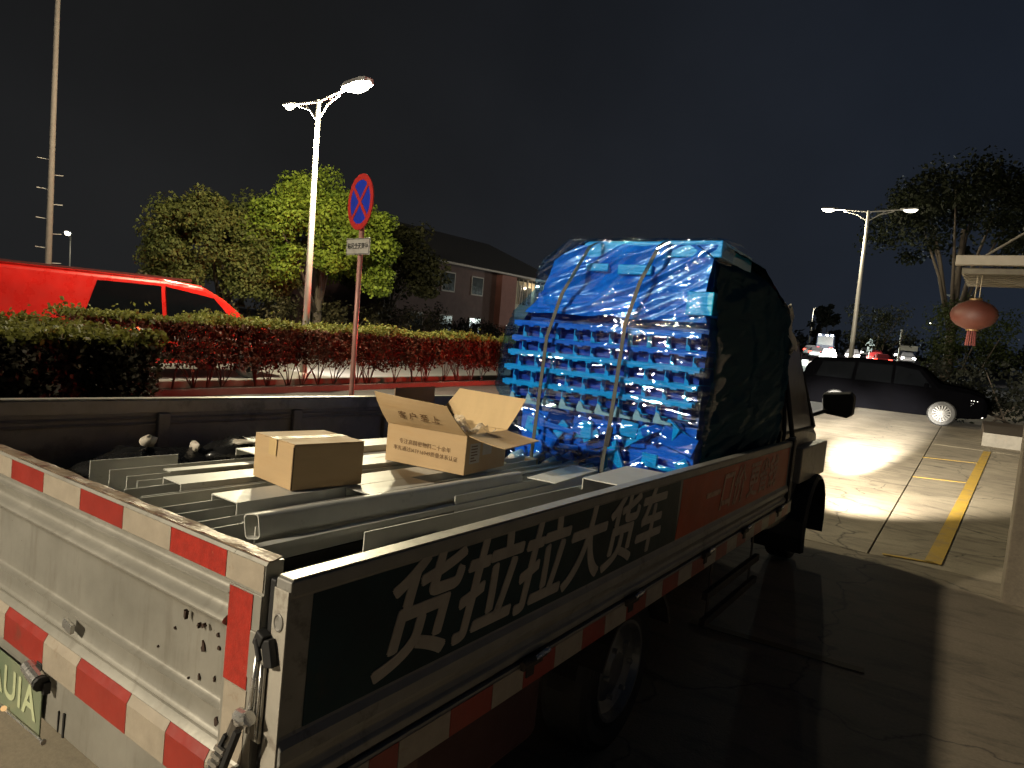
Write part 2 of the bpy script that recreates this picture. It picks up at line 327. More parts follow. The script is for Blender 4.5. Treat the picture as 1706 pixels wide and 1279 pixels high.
# lower side rail with reflective tape
g = MB(); g.prism([(.002, -.425), (.004, -.505), (-.05, -.505), (-.05, -.425)], 1, .02, 4.25); rail = tp('side_rail', g, alu_d, bevel=.002)
yb = [.05, .235, .325, .505, .68, .83, 1.005, 1.18, 1.345, 1.52, 1.70, 1.87, 2.05, 2.22, 2.40, 2.57, 2.75, 2.93, 3.1, 3.28, 3.45, 3.62, 3.8, 3.97, 4.15]
isr = [0, 1, 0, 1, 0, 1, 0, 1, 0, 1, 0, 1, 0, 1, 0, 1, 0, 1, 0, 1, 0, 1, 0, 1]
for k in range(len(yb) - 1):
    g = MB(); g.prism([(.0042, -.434), (.0058, -.502), (.0048, -.502), (.0032, -.434)], 1, yb[k] + .001, yb[k + 1] - .001)
    o = tp('reflective_strip', g, red_p if isr[k] else wht_r, rail); o.location = (0, 0, 0)
# hinges along the gate foot
hg = None
for y in (.86, 1.55, 2.40, 3.06, 3.85):
    if hg is None:
        g = MB(); g.span((.002, -.05, -.018), (.018, .05, .012)); g.tube([(.016, -.06, .004), (.016, .06, .004)], .011, 8); g.span((.0, -.02, -.05), (.010, .02, -.018))
        hg = g.build('gate_hinge', under, truck, bevel=.002); h = hg
        g = MB(); g.tube([(.02, .0, .006), (.02, .075, .010)], .008, 8); g.build('hinge_pin', alu_b, h)
    else:
        h = copy_tree(hg)
    h.location = Vector((0, y, -.425)) - c0
# tailgate
tx0, tx1 = -W + .02, -.068
def tyy(z):
    y = .0 + .007 / (1 + math.exp((z + .085) / .004)) * (1 / (1 + math.exp(-(z + .345) / .006)))
    for zc, sg_, am in ((-.064, .0060, -.011), (-.118, .0150, -.026), (-.299, .0065, -.016), (-.356, .004, -.005)): y += am * math.exp(-((z - zc) / sg_) ** 2)
    return y
tprof = [(.0, .018), (-.004, .012), (-.004, -.040)] + [(tyy(z), z) for z in np.linspace(-.044, -.366, 90)] + [(-.012, -.378), (-.022, -.398), (-.022, -.468), (.034, -.468), (.034, .018)]
g = MB(); g.prism(tprof, 0, tx0, -.166); tg = tp('tailgate', g, alu); tg.data.shade_smooth(); tg.data.set_sharp_from_angle(angle=R(32))
g = MB(); g.prism([(.0, .018), (-.004, .012), (-.004, -.366), (-.012, -.378), (-.022, -.398), (-.022, -.468), (.034, -.468), (.034, .018)], 0, -.165, tx1); tp('tailgate_end', g, alu, tg).location = (0, 0, 0)
# border frame right of the pressed panel
g = MB(); g.span((-.168, -.0085, -.40), (-.069, -.003, -.044)); fr = tp('tailgate_frame', g, alu, None, bevel=.001)
g = MB(); g.span((-.163, -.0100, -.228), (-.092, -.0087, -.047)); tp('reflective_strip', g, red_r, fr).location = (0, 0, 0)
g = MB(); g.span((-.158, -.0100, -.372), (-.090, -.0087, -.230)); tp('reflective_strip', g, wht_r, fr).location = (0, 0, 0)
# top strips (vertical face + worn lap on top)
bx = [-.07, -.185, -.382, -.578, -.781, -.981, -1.177, -1.38, -1.58, -1.78, -1.98, -2.17]
for k in range(len(bx) - 1):
    m_ = (red_r if k == 1 else red_p) if k % 2 else wht_r
    g = MB(); g.span((bx[k + 1] + .001, -.0062, -.039), (bx[k] - .001, -.0045, .012)); tp('reflective_strip', g, m_, tg).location = (0, 0, 0)
g = MB(); n = 60
g.grid(lambda u, v: (tx0 + (tx1 - tx0) * u, .001 + .030 * v, .0195 + .0025 * math.sin(u * 71) * math.sin(u * 23 + v * 3)), n, 3)
tp('worn_top_edge', g, M('rusty_top_edge', (.24, .17, .11), .45, .25, .4, 14, bmp=.5, bscale=60, dirt=(.09, .03, .02), dscale=26, dlo=.5, dhi=.6), None, solid=.003)
bx = [-.07, -.181, -.321, -.475, -.707, -.883, -1.117, -1.29, -1.52, -1.69, -1.93, -2.17]
for k in range(len(bx) - 1):
    m_ = red_p if k % 2 else wht_r
    g = MB(); g.prism([(-.0135, -.378), (-.0235, -.397), (-.0235, -.465), (-.0222, -.465), (-.0222, -.398), (-.0122, -.379)], 0, bx[k + 1] + .001, bx[k] - .001)
    tp('reflective_strip', g, m_, tg).location = (0, 0, 0)
# rust chips on the tailgate panel
rust = M('rust_chip', (.045, .022, .012), .9, 0, .5, 40)
chips = [(-.31, -.15, .011), (-.262, -.16, .005), (-.255, -.205, .013), (-.262, -.27, .008), (-.205, -.19, .005), (-.212, -.255, .006), (-.195, -.335, .010), (-.36, -.20, .004), (-.30, -.285, .005), (-.245, -.155, .006), (-.42, -.26, .003), (-.21, -.165, .006)]
g = MB()
for x, z, r in chips:
    pts = []
    for k in range(9):
        a = k * 2 * math.pi / 9; q = r * random.uniform(.35, 1.3); pts.append((x + q * .7 * math.cos(a), z + q * math.sin(a)))
    yo = .0048 if z < -.16 else -.0235
    if -.16 <= z <= -.145: yo = -.006
    g.prism(pts, 1, yo - .0012, yo + .006)
o = tp('rust_chips', g, rust, tg); o.location = (0, 0, 0); o['kind'] = 'stuff'
g = MB(); g.box((-.775, -.0165, -.322), (.045, .010, .024), (0, .15, 0)); tp('bent_latch_plate', g, alu_b, tg, bevel=.002).location = (0, 0, 0)
# corner posts / latch hardware between tailgate and side gate
g = MB(); g.span((-.064, .004, -.47), (-.048, .03, -.01)); tp('corner_post', g, blk, bevel=.003)
lat = MB(); lat.span((-.066, -.012, -.31), (-.040, -.006, -.125)); lat.span((-.088, -.014, -.20), (-.064, -.008, -.11)); lt = tp('latch_plate', lat, alu, None, bevel=.002)
g = MB(); g.tube([(-.058, -.016, -.14), (-.058, -.020, -.21), (-.060, -.022, -.29)], [.004, .005, .005], 8); g.tube([(-.046, -.014, -.16), (-.046, -.015, -.30)], .003, 8); tp('latch_rod', g, alu_b, lt, smooth=True).location = (0, 0, 0)
g = MB(); g.box((-.052, -.014, -.115), (.022, .02, .03), (0, .4, 0)); g.box((-.030, -.012, -.135), (.024, .016, .05), (0, -.3, 0)); g.tube([(-.058, -.022, -.112), (-.04, -.024, -.15)], .006, 6); tp('bent_hook', g, blk, lt, bevel=.003).location = (0, 0, 0)
g = MB(); g.tube([(-.06, -.028, -.262), (-.082, -.028, -.264)], .014, 12); g.tube([(-.046, -.03, -.255), (-.058, -.03, -.262)], .013, 12); tp('latch_knob', g, alu_b, lt, smooth=False).location = (0, 0, 0)
# locking lever hanging below the corner
lv = MB()
a_, b_ = Vector((-.070, -.036, -.268)), Vector((-.128, -.052, -.42)); d_ = (b_ - a_)
lv.tube([a_, a_ + d_ * .35, b_], [.013, .011, .012], 8)
lev = tp('locking_lever', lv, M('lever_metal', (.25, .23, .2), .35, .7, .3, 20, dirt=(.05, .04, .03)), None)
lv = MB(); lv.box((-.088, -.050, -.365), (.010, .012, .20), (0, R(22), 0)); lv.box((-.122, -.050, -.375), (.008, .012, .19), (0, R(26), 0)); tp('lever_side_plate', lv, blk, lev, bevel=.001).location = (0, 0, 0)
lv = MB()
for k in range(7): lv.box((-.088 - k * .0085, -.058, -.318 - k * .017), (.02, .006, .009), (0, R(24), .3))
tp('lever_chain', lv, alu_b, lev).location = (0, 0, 0)
# hinge roller on the tailgate foot
g = MB(); g.tube([(-.935, -.034, -.472), (-.905, -.036, -.476)], .017, 14); g.tube([(-.902, -.036, -.477), (-.855, -.038, -.482)], .018, 14); hr = tp('tailgate_hinge', g, alu_b, None)
g = MB(); g.tube([(-.853, -.038, -.484), (-.843, -.038, -.485)], .019, 12); g.box((-.843, -.028, -.497), (.016, .016, .03)); tp('hinge_bracket', g, blk, hr, bevel=.002).location = (0, 0, 0)
g = MB(); g.box((-.895, -.020, -.462), (.03, .012, .02)); tp('hinge_bracket', g, blk, hr, bevel=.002).location = (0, 0, 0)
hr2 = copy_tree(hr); hr2.location = Vector((-.75, 0, 0)) - c0
# rear beam, plate, slots
g = MB(); g.prism([(-.010, -.476), (-.014, -.60), (.03, -.60), (.03, -.476)], 0, -W, -.005); tp('rear_beam', g, alu, None, bevel=.004)
g = MB(); g.span((-.802, -.0160, -.598), (-.798, -.013, -.545)); g.span((-.775, -.0165, -.600), (-.768, -.013, -.54)); tp('beam_slot', g, blk)
pl = MB(); pl.box((-1.105, -.022, -.572), (.46, .004, .14)); plate = tp('number_plate', pl, M('plate_green', (.22, .235, .15), .35, 0, .4, 4, col2=(.10, .15, .09)), None, bevel=.002)
text('plate_characters', 'AUIA', .115, M('plate_pale', (.50, .55, .33), .4), plate, frame(-1.04, -.0252, -.572, (1, 0, 0), (0, 0, 1)), ext=.0006, offset=.002, space=1.1).location = (0, 0, 0)
g = MB(); g.tube([(-1.34, -.03, -.648), (-.84, -.03, -.632)], .003, 6); g.tube([(-.838, -.03, -.632), (-.832, -.03, -.632)], .007, 8); tp('plate_bar', g, alu_b, plate).location = (0, 0, 0)
g = MB(); g.tube([(-1.062, -.034, -.632), (-1.058, -.036, -.632)], .007, 10); tp('plate_lamp', g, EM('plate_lamp_glow', (1, .6, .25), .9), plate).location = (0, 0, 0)
# rear lamps under the beam
lampred = M('red_lens', (.25, .02, .02), .2, 0, .2, 8, bmp=0)
for x in (-1.95, -.55):
    g = MB(); g.span((x, -.03, -.74), (x + .3, .05, -.64)); tp('rear_lamp', g, lampred, None, bevel=.01)
# chassis, tank
g = MB(); g.span((-1.55, .1, -.68), (-1.45, 5.6, -.52)); g.span((-.75, .1, -.68), (-.65, 5.6, -.52)); g.span((-2.1, .2, -.52), (-.06, 4.2, -.46))
for y in (.25, 1.0, 2.9, 3.7): g.span((-1.5, y, -.66), (-.7, y + .08, -.56))
tp('chassis', g, under, bevel=.004)
g = MB(); ys_ = np.linspace(.62, 1.32, 8); g.loft([[(-.36 + .16 * cx, y, -.80 + .17 * cz) for cx, cz in [(-1, -.7), (-.7, -1), (.7, -1), (1, -.7), (1, .7), (.7, 1), (-.7, 1), (-1, .7)]] for y in ys_])
tp('side_tank', g, M('reddish_tank', (.10, .045, .04), .6, .2, .35, 5, dirt=(.03, .02, .02)), None, bevel=.03)
g = MB(); g.span((-.05, 2.6, -.72), (-.02, 3.6, -.68)); g.span((-.05, 2.6, -.86), (-.02, 3.6, -.82)); g.span((-.055, 2.7, -.86), (-.05, 2.74, -.5)); g.span((-.055, 3.5, -.86), (-.05, 3.54, -.5)); tp('side_guard', g, under, bevel=.004)
# left gate, inner face towards the camera
lg = MB(); lg.span((-W - .04, 0, -.41), (-W, L, .035)); lgate = tp('side_gate', lg, gate_in, None, bevel=.004); lgate['label'] = 'dark far side gate seen from inside'
g = MB(); g.span((-W - .045, 0, .036), (-W + .006, L, .043)); tp('gate_top_edge', g, alu, lgate, bevel=.002).location = (0, 0, 0)
g = MB(); g.span((-W, 0, -.024), (-W + .012, L, .034)); tp('gate_rail', g, M('gate_top_band', (.34, .28, .24), .45, .3, .3, 8, dirt=(.05, .04, .03)), lgate, bevel=.003).location = (0, 0, 0)
for z in (-.05, -.075, -.36):
    g = MB(); g.tube([(-W + .004, 0, z), (-W + .004, L, z)], .008, 6); tp('gate_rib', g, gate_in, lgate).location = (0, 0, 0)
for y in (.12, .97, 1.74, 2.46, 3.2, 4.1):
    g = MB(); g.span((-W + .002, y - .03, -.40), (-W + .03, y + .03, -.026)); tp('gate_post', g, gate_in, lgate, bevel=.006).location = (0, 0, 0)
# front headboard
hb = MB(); hb.span((-W, L - .04, -.4), (-.1, L, .05))
for x in (-2.1, -1.6, -1.1, -.6, -.16): hb.span((x - .02, L - .04, 0), (x + .02, L, .55))
hb.span((-2.12, L - .045, .55), (-.14, L + .005, .59)); tp('headboard', hb, blk, bevel=.004)
# cab
def cab_ring(y, z0, z1, z2, wb, wr):
    cx = -1.1
    return [(cx + wb, y, z0), (cx + wb, y, z1), (cx + wr, y, z2 - .05), (cx + wr - .08, y, z2), (cx - wr + .08, y, z2), (cx - wr, y, z2 - .05), (cx - wb, y, z1), (cx - wb, y, z0)]
st_ = [(4.26, -.68, .02, .76, .945, .885), (4.45, -.70, .03, .785, .955, .89), (4.85, -.70, .02, .74, .96, .87), (5.15, -.68, .0, .53, .96, .86), (5.45, -.66, -.02, .30, .955, .86), (5.8, -.66, -.06, -.02, .95, .90), (5.98, -.64, -.18, -.14, .92, .86), (6.05, -.62, -.24, -.2, .88, .82)]
g = MB(); g.loft([cab_ring(*s) for s in st_]); cab = tp('cab', g, M('cab_silver', (.17, .16, .14), .35, .3, .2, 5, dirt=(.06, .05, .04)), None, bevel=.02)
g = MB(); g.span((-1.97, 4.235, -.35), (-.20, 4.258, .68)); tp('cab_rear_panel', g, blk, cab, bevel=.01).location = (0, 0, 0)
glassd = M('dusty_cab_glass', (.42, .38, .33), .12, 0, .35, 5, bmp=0, dirt=(.26, .24, .2), dscale=5, dlo=.45, dhi=.7)
xs_ = lambda y, f: None
g = MB(); g.add([(-.150, 4.42, .03), (-.155, 5.42, .03), (-.232, 5.05, .56), (-.222, 4.86, .68), (-.218, 4.46, .70)], [(0, 1, 2, 3, 4)]); g.v = [(x + .012, y, z) for x, y, z in g.v]
tp('side_window', g, glassd, cab, solid=.008).location = (0, 0, 0)
g = MB(); g.tube([(-.128, 4.30, -.38), (-.135, 4.42, .02), (-.208, 4.44, .72)], .016, 6); g.tube([(-.208, 4.44, .715), (-.215, 4.86, .70), (-.228, 5.08, .56), (-.13, 5.48, .03)], .020, 6); g.tube([(-.135, 4.42, .02), (-.13, 5.48, .02)], .014, 6); tp('window_seal', g, blk, cab).location = (0, 0, 0)
g = MB(); g.tube([(-.02, 4.22, -.06), (-.10, 4.23, .30), (-.20, 4.24, .74)], .017, 8); tp('black_stay', g, blk, cab, smooth=True).location = (0, 0, 0)
g = MB(); g.tube([(-.10, 4.40, -.08), (-.075, 4.44, -.02), (-.085, 4.56, -.01), (-.12, 4.58, -.05)], .009, 8); tp('door_handle', g, blk, cab, smooth=True).location = (0, 0, 0)
g = MB(); g.loft([[(x, y, z) for x, z in ((-.12, .30 + dz), (.10, .33 + dz), (.13, .30 + dz), (.13, .16 - dz * .5), (.09, .12), (-.10, .14))] for y, dz in ((5.66, 0), (5.74, .02), (5.80, 0))]); g.tube([(-.19, 5.5, .10), (-.05, 5.7, .18)], .018, 6)
tp('wing_mirror', g, blk, cab, bevel=.015).location = (0, 0, 0)
g = MB(); g.span((-.17, 4.9, -.40), (-.08, 5.65, -.12)); g.v = [(x + (.05 if y > 5 else 0), y, z + (.0 if y < 5 else .03)) for x, y, z in g.v]; tp('step_panel', g, M('cab_lower', (.30, .28, .24), .45, .3, .2, 8, dirt=(.1, .08, .06)), cab, bevel=.01).location = (0, 0, 0)
# front mudguard
g = MB(); ang = np.linspace(R(-15), R(200), 14); g.loft([[(x, 5.36 + (r) * math.cos(a), -.80 + r * math.sin(a)) for x, r in ((-.40, .44), (-.02, .44), (.0, .41), (-.40, .41))] for a in ang]); tp('mudguard', g, blk, None)
g = MB(); ang = np.linspace(R(20), R(160), 10); g.loft([[(x, 1.88 + r * math.cos(a), -.86 + r * math.sin(a)) for x, r in ((-.42, .37), (-.07, .37), (-.07, .355), (-.42, .355))] for a in ang]); tp('mudguard', g, under, None)
# wheels
def wheel(cx, cy, cz, r, wd, sgn=1):
    g = MB(); pr = [(0, r * .60), (-.01, r * .72), (0, r * .88), (-.012, r * .97), (-.04, r), (-wd + .04, r), (-wd + .012, r * .97), (-wd, r * .88), (-wd, r * .6)]
    n = 36; g.loft([[(cx + sgn * p[0], cy + p[1] * math.cos(a), cz + p[1] * math.sin(a)) for p in pr] for a in np.linspace(0, 2 * math.pi, n + 1)], cap=False, closed=True)
    t_ = tp('wheel', g, blk, None)
    g = MB()
    n = 36; pr2 = [(-.006, r * .60), (.002, r * .62), (.002, r * .58), (-.03, r * .54), (-.05, r * .42), (-.03, r * .26), (-.02, r * .20), (-.02, .001), (-.06, .001), (-.08, r * .56)]
    g.loft([[(cx + sgn * p[0], cy + p[1] * math.cos(a), cz + p[1] * math.sin(a)) for p in pr2] for a in np.linspace(0, 2 * math.pi, n + 1)], cap=False)
    tp('rim', g, M('grimy_rim', (.22, .22, .21), .4, .6, .3, 8, dirt=(.05, .04, .03)), t_).location = (0, 0, 0)
    g = MB()
    for k in range(6):
        a = k * math.pi / 3; g.tube([(cx - sgn * .02, cy + r * .33 * math.cos(a), cz + r * .33 * math.sin(a)), (cx + sgn * .002, cy + r * .33 * math.cos(a), cz + r * .33 * math.sin(a))], .011, 6)
    tp('wheel_nuts', g, alu_d, t_).location = (0, 0, 0)
gz = lambda y: -(1.27 - .0303 * (y)) / .9995
for y, r in ((1.88, .345), (5.36, .335)):
    wheel(-.14, y, gz(y) + r + .002, r, .2, 1); wheel(-2.06, y, gz(y) + r + .002, r, .2, -1)
# headlights and bumper
g = MB(); g.span((-2.0, 6.0, -.72), (-.2, 6.1, -.5)); tp('front_bumper', g, blk, None, bevel=.02)
for x in (-1.9, -.3):
    g = MB(); g.span((x - .12, 6.0, -.42), (x + .12, 6.07, -.28)); tp('headlight', g, EM('headlight_glow', (1, .93, .8), 12), None, bevel=.02)

# ================================================================ CARGO on the bed
def bedM(x, y, z, rz=0): return TM @ Matrix.Translation((x, y, z)) @ Matrix.Rotation(rz, 4, 'Z')
# --- folded steel sections
def section(name, label, x, y, z, ln, wd, h, kind, rz=0, mat=steel, lip=.014):
    t = .0045; g = MB()
    if kind == 'up': poly = [(0, 0), (0, -h), (wd, -h), (wd, 0), (wd - lip * 0 - t, 0), (wd - t, -h + t), (t, -h + t), (t, 0)]
    elif kind == 'down': poly = [(0, -h), (0, 0), (wd, 0), (wd, -h), (wd - t, -h), (wd - t, -t), (t, -t), (t, -h)]
    elif kind == 'zed': poly = [(0, 0), (0, -h), (wd, -h), (wd, -h + t), (t, -h + t), (t, 0)]
    elif kind == 'plate': poly = [(0, 0), (t, 0), (t, -h), (0, -h)]
    elif kind == 'flat': poly = [(0, 0), (wd, 0), (wd, -t), (0, -t)]
    g.prism(poly, 1, 0, ln); o = g.build(name, mat, None, bevel=.0008); o.matrix_world = bedM(x, y, z, rz)
    tag(o, label, 'steel section', 'grey folded steel sections stacked on the truck bed'); return o
S = 'steel_section'
section(S, 'short grey steel upstand nearest the far gate, left end of the stack', -1.76, .46, -.135, .34, .10, .14, 'zed', -.02)
section(S, 'grey steel channel second from the far gate with tall thin flange', -1.60, .455, -.140, 2.0, .13, .12, 'up', -.012)
section(S, 'grey steel channel beneath the flat strip, third from the far gate', -1.435, .47, -.150, 1.9, .095, .10, 'up', -.01)
section(S, 'grey steel channel with its tall side showing beside the flat topped one', -1.34, .38, -.150, 1.95, .115, .12, 'up', -.008)
section(S, 'pale flat topped steel channel running under the closed carton', -1.375, .53, -.131, 1.75, .125, .045, 'down', -.045)
section(S, 'grey steel channel whose end reaches closest to the tailgate on the left', -1.21, .355, -.150, 2.05, .14, .13, 'up', -.008)
section(S, 'wide pale flat topped box channel in front of the closed carton', -1.085, .535, -.131, 1.5, .145, .06, 'down', -.012)
section(S, 'low grey steel channel under the wide pale box channel', -1.03, .36, -.165, 2.1, .12, .13, 'up', -.006)
section(S, 'thin edged grey channel just right of the box channel', -.905, .355, -.160, 2.2, .085, .12, 'up', .0)
section(S, 'narrow grey channel ending behind the rounded tube', -.835, .48, -.160, 2.2, .07, .12, 'up', .004)
section(S, 'flat pale strip lying across the far channels beneath the carton', -1.50, .60, -.131, 1.5, .05, .012, 'flat', -.04)
section(S, 'thin pale strip beside the far gate resting on the channels', -1.62, .98, -.100, 1.2, .16, .03, 'down', -.03)
section(S, 'grey channel emerging behind the closed carton beside the open one', -1.42, 1.15, -.131, 1.35, .11, .04, 'down', -.01)
section(S, 'pale box channel ending below the front corner of the open carton', -.93, .98, -.131, .36, .13, .05, 'down', .0)
section(S, 'dull grey channel between the cartons and the tall load', -.78, 1.3, -.150, 1.25, .12, .12, 'up', .01)
section(S, 'deep grey steel plate standing on edge along the inside of the lettered gate', -.455, .62, -.125, 1.80, .13, .24, 'plate', -.03, steel)
section(S, 'dull low steel section just behind the rear corner of the lettered gate', -.40, .05, -.17, .9, .10, .22, 'plate', .03, steel_d)
section(S, 'short grey plate ending against the foot of the blue load', -.40, 1.85, -.085, .52, .26, .05, 'down', .05, steel)
section(S, 'small angled grey plate leaning below the blue load', -.62, 1.75, -.115, .5, .14, .03, 'flat', .10, steel)
# rounded tube with the bright long edge
g = MB(); rr = .015; rp = []
for cx, cz, a0 in ((.075 - rr, -rr, 0), (rr, -rr, 90), (rr, -.075 + rr, 180), (.075 - rr, -.075 + rr, 270)):
    rp += [(cx + rr * math.cos(R(a0 + k * 22.5)), cz + rr * math.sin(R(a0 + k * 22.5))) for k in range(5)]
ri = [(.0375 + (x - .0375) * .9, -.0375 + (z + .0375) * .9) for x, z in rp]
n = len(rp)
for (y0, y1) in ((0, 1.35),):
    vs_ = [(x, y0, z) for x, z in rp] + [(x, y1, z) for x, z in rp] + [(x, y0, z) for x, z in ri] + [(x, y1, z) for x, z in ri]
    fs = []
    for k in range(n):
        k2 = (k + 1) % n; fs += [(k, k2, k2 + n, k + n), (k + 2 * n, k2 + 2 * n, k2 + 3 * n, k + 3 * n), (k, k2, k2 + 2 * n, k + 2 * n)]
    g.add(vs_, fs)
o = g.build('steel_tube', steel, None); o.matrix_world = bedM(-.80, .46, -.125, -.03) @ Matrix.Rotation(R(-14), 4, 'Y')
tag(o, 'long pale steel tube with rounded open end nearest the tailgate', 'steel tube')
section('steel_strip', 'thin bright steel strip lying on edge beside the rounded tube', -.70, .30, -.185, 1.75, .035, .02, 'down', -.012)
section(S, 'thin steel plate poking toward the tailgate under the tube', -.93, .36, -.215, .5, .05, .002, 'flat', .35)
g = MB()
for k in range(9): g.span((-1.75 + k * .17, .6, -.398), (-1.65 + k * .17, 2.5, -.30))
o = g.build('timber_packing', M('dark_packing', (.03, .028, .024), .8), None); o.matrix_world = TM; tag(o, 'dark packing pieces under the steel sections', 'packing')

# --- closed carton
def box_panel(g, a, b, t): g.span(a, b)
cm = bedM(-.968, .761, -.128, R(-7.3))
cb = empty('closed_carton', 'closed brown cardboard carton sitting on the steel sections', 'carton', mat=cm)
g = MB(); g.span((-.275, 0, 0), (0, .300, .162)); 
g.v = [(x + .003 * math.sin(y * 20 + z * 30), y + .003 * math.sin(x * 17), z) for x, y, z in g.v]
g.build('carton_body', card, cb, bevel=.004)
for nm, a, b in (('top_flap', (-.2755, .002, .1625), (-.1385, .298, .1655)), ('top_flap', (-.1370, .002, .1625), (.0005, .298, .1655))):
    g = MB(); g.span(a, b); g.build(nm, card, cb, bevel=.001)
g = MB(); g.span((-.163, -.003, .1658), (-.112, .303, .1664)); g.build('tape', tape, cb)
g = MB(); g.span((-.163, -.0034, .105), (-.112, -.0030, .1655)); g.build('tape', tape, cb)
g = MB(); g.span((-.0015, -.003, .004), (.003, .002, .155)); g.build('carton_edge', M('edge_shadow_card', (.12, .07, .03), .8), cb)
# --- open carton
om = bedM(-.828, 1.560, -.128, R(7.2))
ob = empty('open_carton', 'open brown cardboard carton with raised flaps and printed characters', 'carton', mat=om)
w_, d_, h_ = .425, .38, .176; th = .004
for nm, a, b in (('front_wall', (-w_, 0, 0), (0, th, h_)), ('rear_wall', (-w_, d_ - th, 0), (0, d_, h_)), ('side_wall', (-w_, th, 0), (-w_ + th, d_ - th, h_)), ('side_wall', (-th, th, 0), (0, d_ - th, h_)), ('carton_base', (-w_ + th, th, 0), (-th, d_ - th, .005))):
    g = MB(); g.span(a, b); g.build(nm, card if nm != 'rear_wall' else card_d, ob, bevel=.001)
def flap(pts, mat, curl=.01):
    g = MB(); A, B, Cq, D = [Vector(p) for p in pts]
    nrm = (B - A).cross(D - A).normalized()
    g.grid(lambda u, v: (A * (1 - u) * (1 - v) + B * u * (1 - v) + Cq * u * v + D * (1 - u) * v) + nrm * (curl * math.sin(v * 2.6) * (1 + .4 * math.sin(u * 5))), 14, 6)
    return g.build('flap', mat, ob, solid=th)
ff = flap([(-w_, 0, h_), (0, 0, h_), (-.06, -.085, h_ + .125), (-w_ - .03, -.075, h_ + .145)], card, .012)
flap([(-w_, d_, h_), (0, d_, h_), (.055, d_ + .06, h_ + .155), (-w_ + .10, d_ + .06, h_ + .165)], card_d, -.008)
flap([(0, .01, h_), (0, d_ - .01, h_), (.215, d_ - .09, h_ - .010), (.175, .03, h_ - .03)], card, .006)
flap([(-w_, .01, h_), (-w_, d_ - .01, h_), (-w_ - .02, d_, h_ + .16), (-w_ - .02, .05, h_ + .155)], M('card_dark', (.20, .12, .065), .8), .006)
FM = frame(-.26, -.0075 - .030, h_ + .058, (1, 0, -.012), (0, -.50, .86))
text('carton_print', '客 户 至 上', .040, ink, ob, frame(-.225, -.0535, h_ + .050, (1, 0, -.0), (0, -.47, .88)), ext=.0004, xscale=1.15)
text('carton_print', '专注高精密物料二十余年', .025, ink, ob, frame(-.215, -.0012, .098, (1, 0, -.02), (0, 0, 1)), ext=.0004, xscale=1.02)
text('carton_print', '率先通过IATF16949质量体系认证', .0235, ink, ob, frame(-.210, -.0012, .064, (1, 0, -.02), (0, 0, 1)), ext=.0004, xscale=1.02)
g = MB(); g.span((.0005, .035, .045), (.0015, .125, .135)); lab = g.build('paper_label', paper, ob)
g = MB(); g.span((.0005, .15, .075), (.0015, .235, .145)); g.build('paper_label', paper, ob)
g = MB()
for k in range(6): g.span((.0016, .045, .055 + k * .013), (.0021, .045 + .06 * random.uniform(.5, 1), .060 + k * .013))
g.build('label_print', ink, ob)
# crumpled clear bag inside
g = MB(); g.grid(lambda u, v: (-.40 + .37 * u, .05 + .28 * v, .15 + .05 * math.sin(u * 9 + v * 4) * math.sin(v * 7 + 1) + .03 * random.random()), 22, 14)
bagm, t, b, o_ = nodes('clear_bag'); b.inputs['Base Color'].default_value = (.7, .6, .45, 1); b.inputs['Roughness'].default_value = .15; b.inputs['Alpha'].default_value = .55
g = g.build('plastic_bag', bagm, None, smooth=False); g.matrix_world = om; tag(g, 'crumpled clear plastic bag showing inside the open carton', 'plastic bag')
# small carton block under the strap
g = MB(); g.span((-.04, 0, 0), (.04, .06, .085)); o = g.build('cardboard_pad', card, None, bevel=.003); o.matrix_world = bedM(-1.06, 2.44, -.25, R(5)); tag(o, 'small orange cardboard pad under the strap at the foot of the blue load', 'cardboard pad')
# black junk bag near far gate
def blob(name, c, s, mat, seed, label, cat, amp=.25, n=22):
    rs = np.random.default_rng(seed); g = MB(); ph = rs.random(12) * 6
    def f(u, v):
        a = u * 2 * math.pi; b = (v - .5) * math.pi
        k = 1 + amp * (math.sin(3 * a + ph[0]) * math.cos(2 * b + ph[1]) * .5 + math.sin(7 * a + 5 * b + ph[2]) * .3 + math.sin(5 * b - 4 * a + ph[3]) * .3)
        return (s[0] * k * math.cos(a) * math.cos(b), s[1] * k * math.sin(a) * math.cos(b), s[2] * (k * math.sin(b)))
    g.grid(f, n, n // 2); o = g.build(name, mat, None, smooth=True); o.matrix_world = TM @ Matrix.Translation(c); return tag(o, label, cat)
bagb = M('black_plastic', (.012, .012, .012), .25, 0, .3, 12, bmp=.6, bscale=14)
blob('rubbish_bag', (-1.95, .78, -.27), (.20, .34, .12), bagb, 3, 'black plastic bag slumped against the far gate', 'bag')
blob('rubbish_bag', (-1.93, 1.22, -.20), (.16, .20, .08), bagb, 5, 'smaller black bag behind the left ends of the steel sections', 'bag')
blob('paper_scrap', (-2.02, .82, -.125), (.015, .035, .022), paper, 8, 'crumpled white paper scrap on the black bag, leftmost', 'paper', .6, 12)
blob('paper_scrap', (-1.93, .98, -.145), (.035, .012, .024), paper, 9, 'pale folded paper scrap between the black bags', 'paper', .5, 12)
blob('paper_scrap', (-1.86, 1.20, -.125), (.05, .06, .010), paper, 10, 'flat pale paper scrap on the smaller black bag', 'paper', .5, 12)

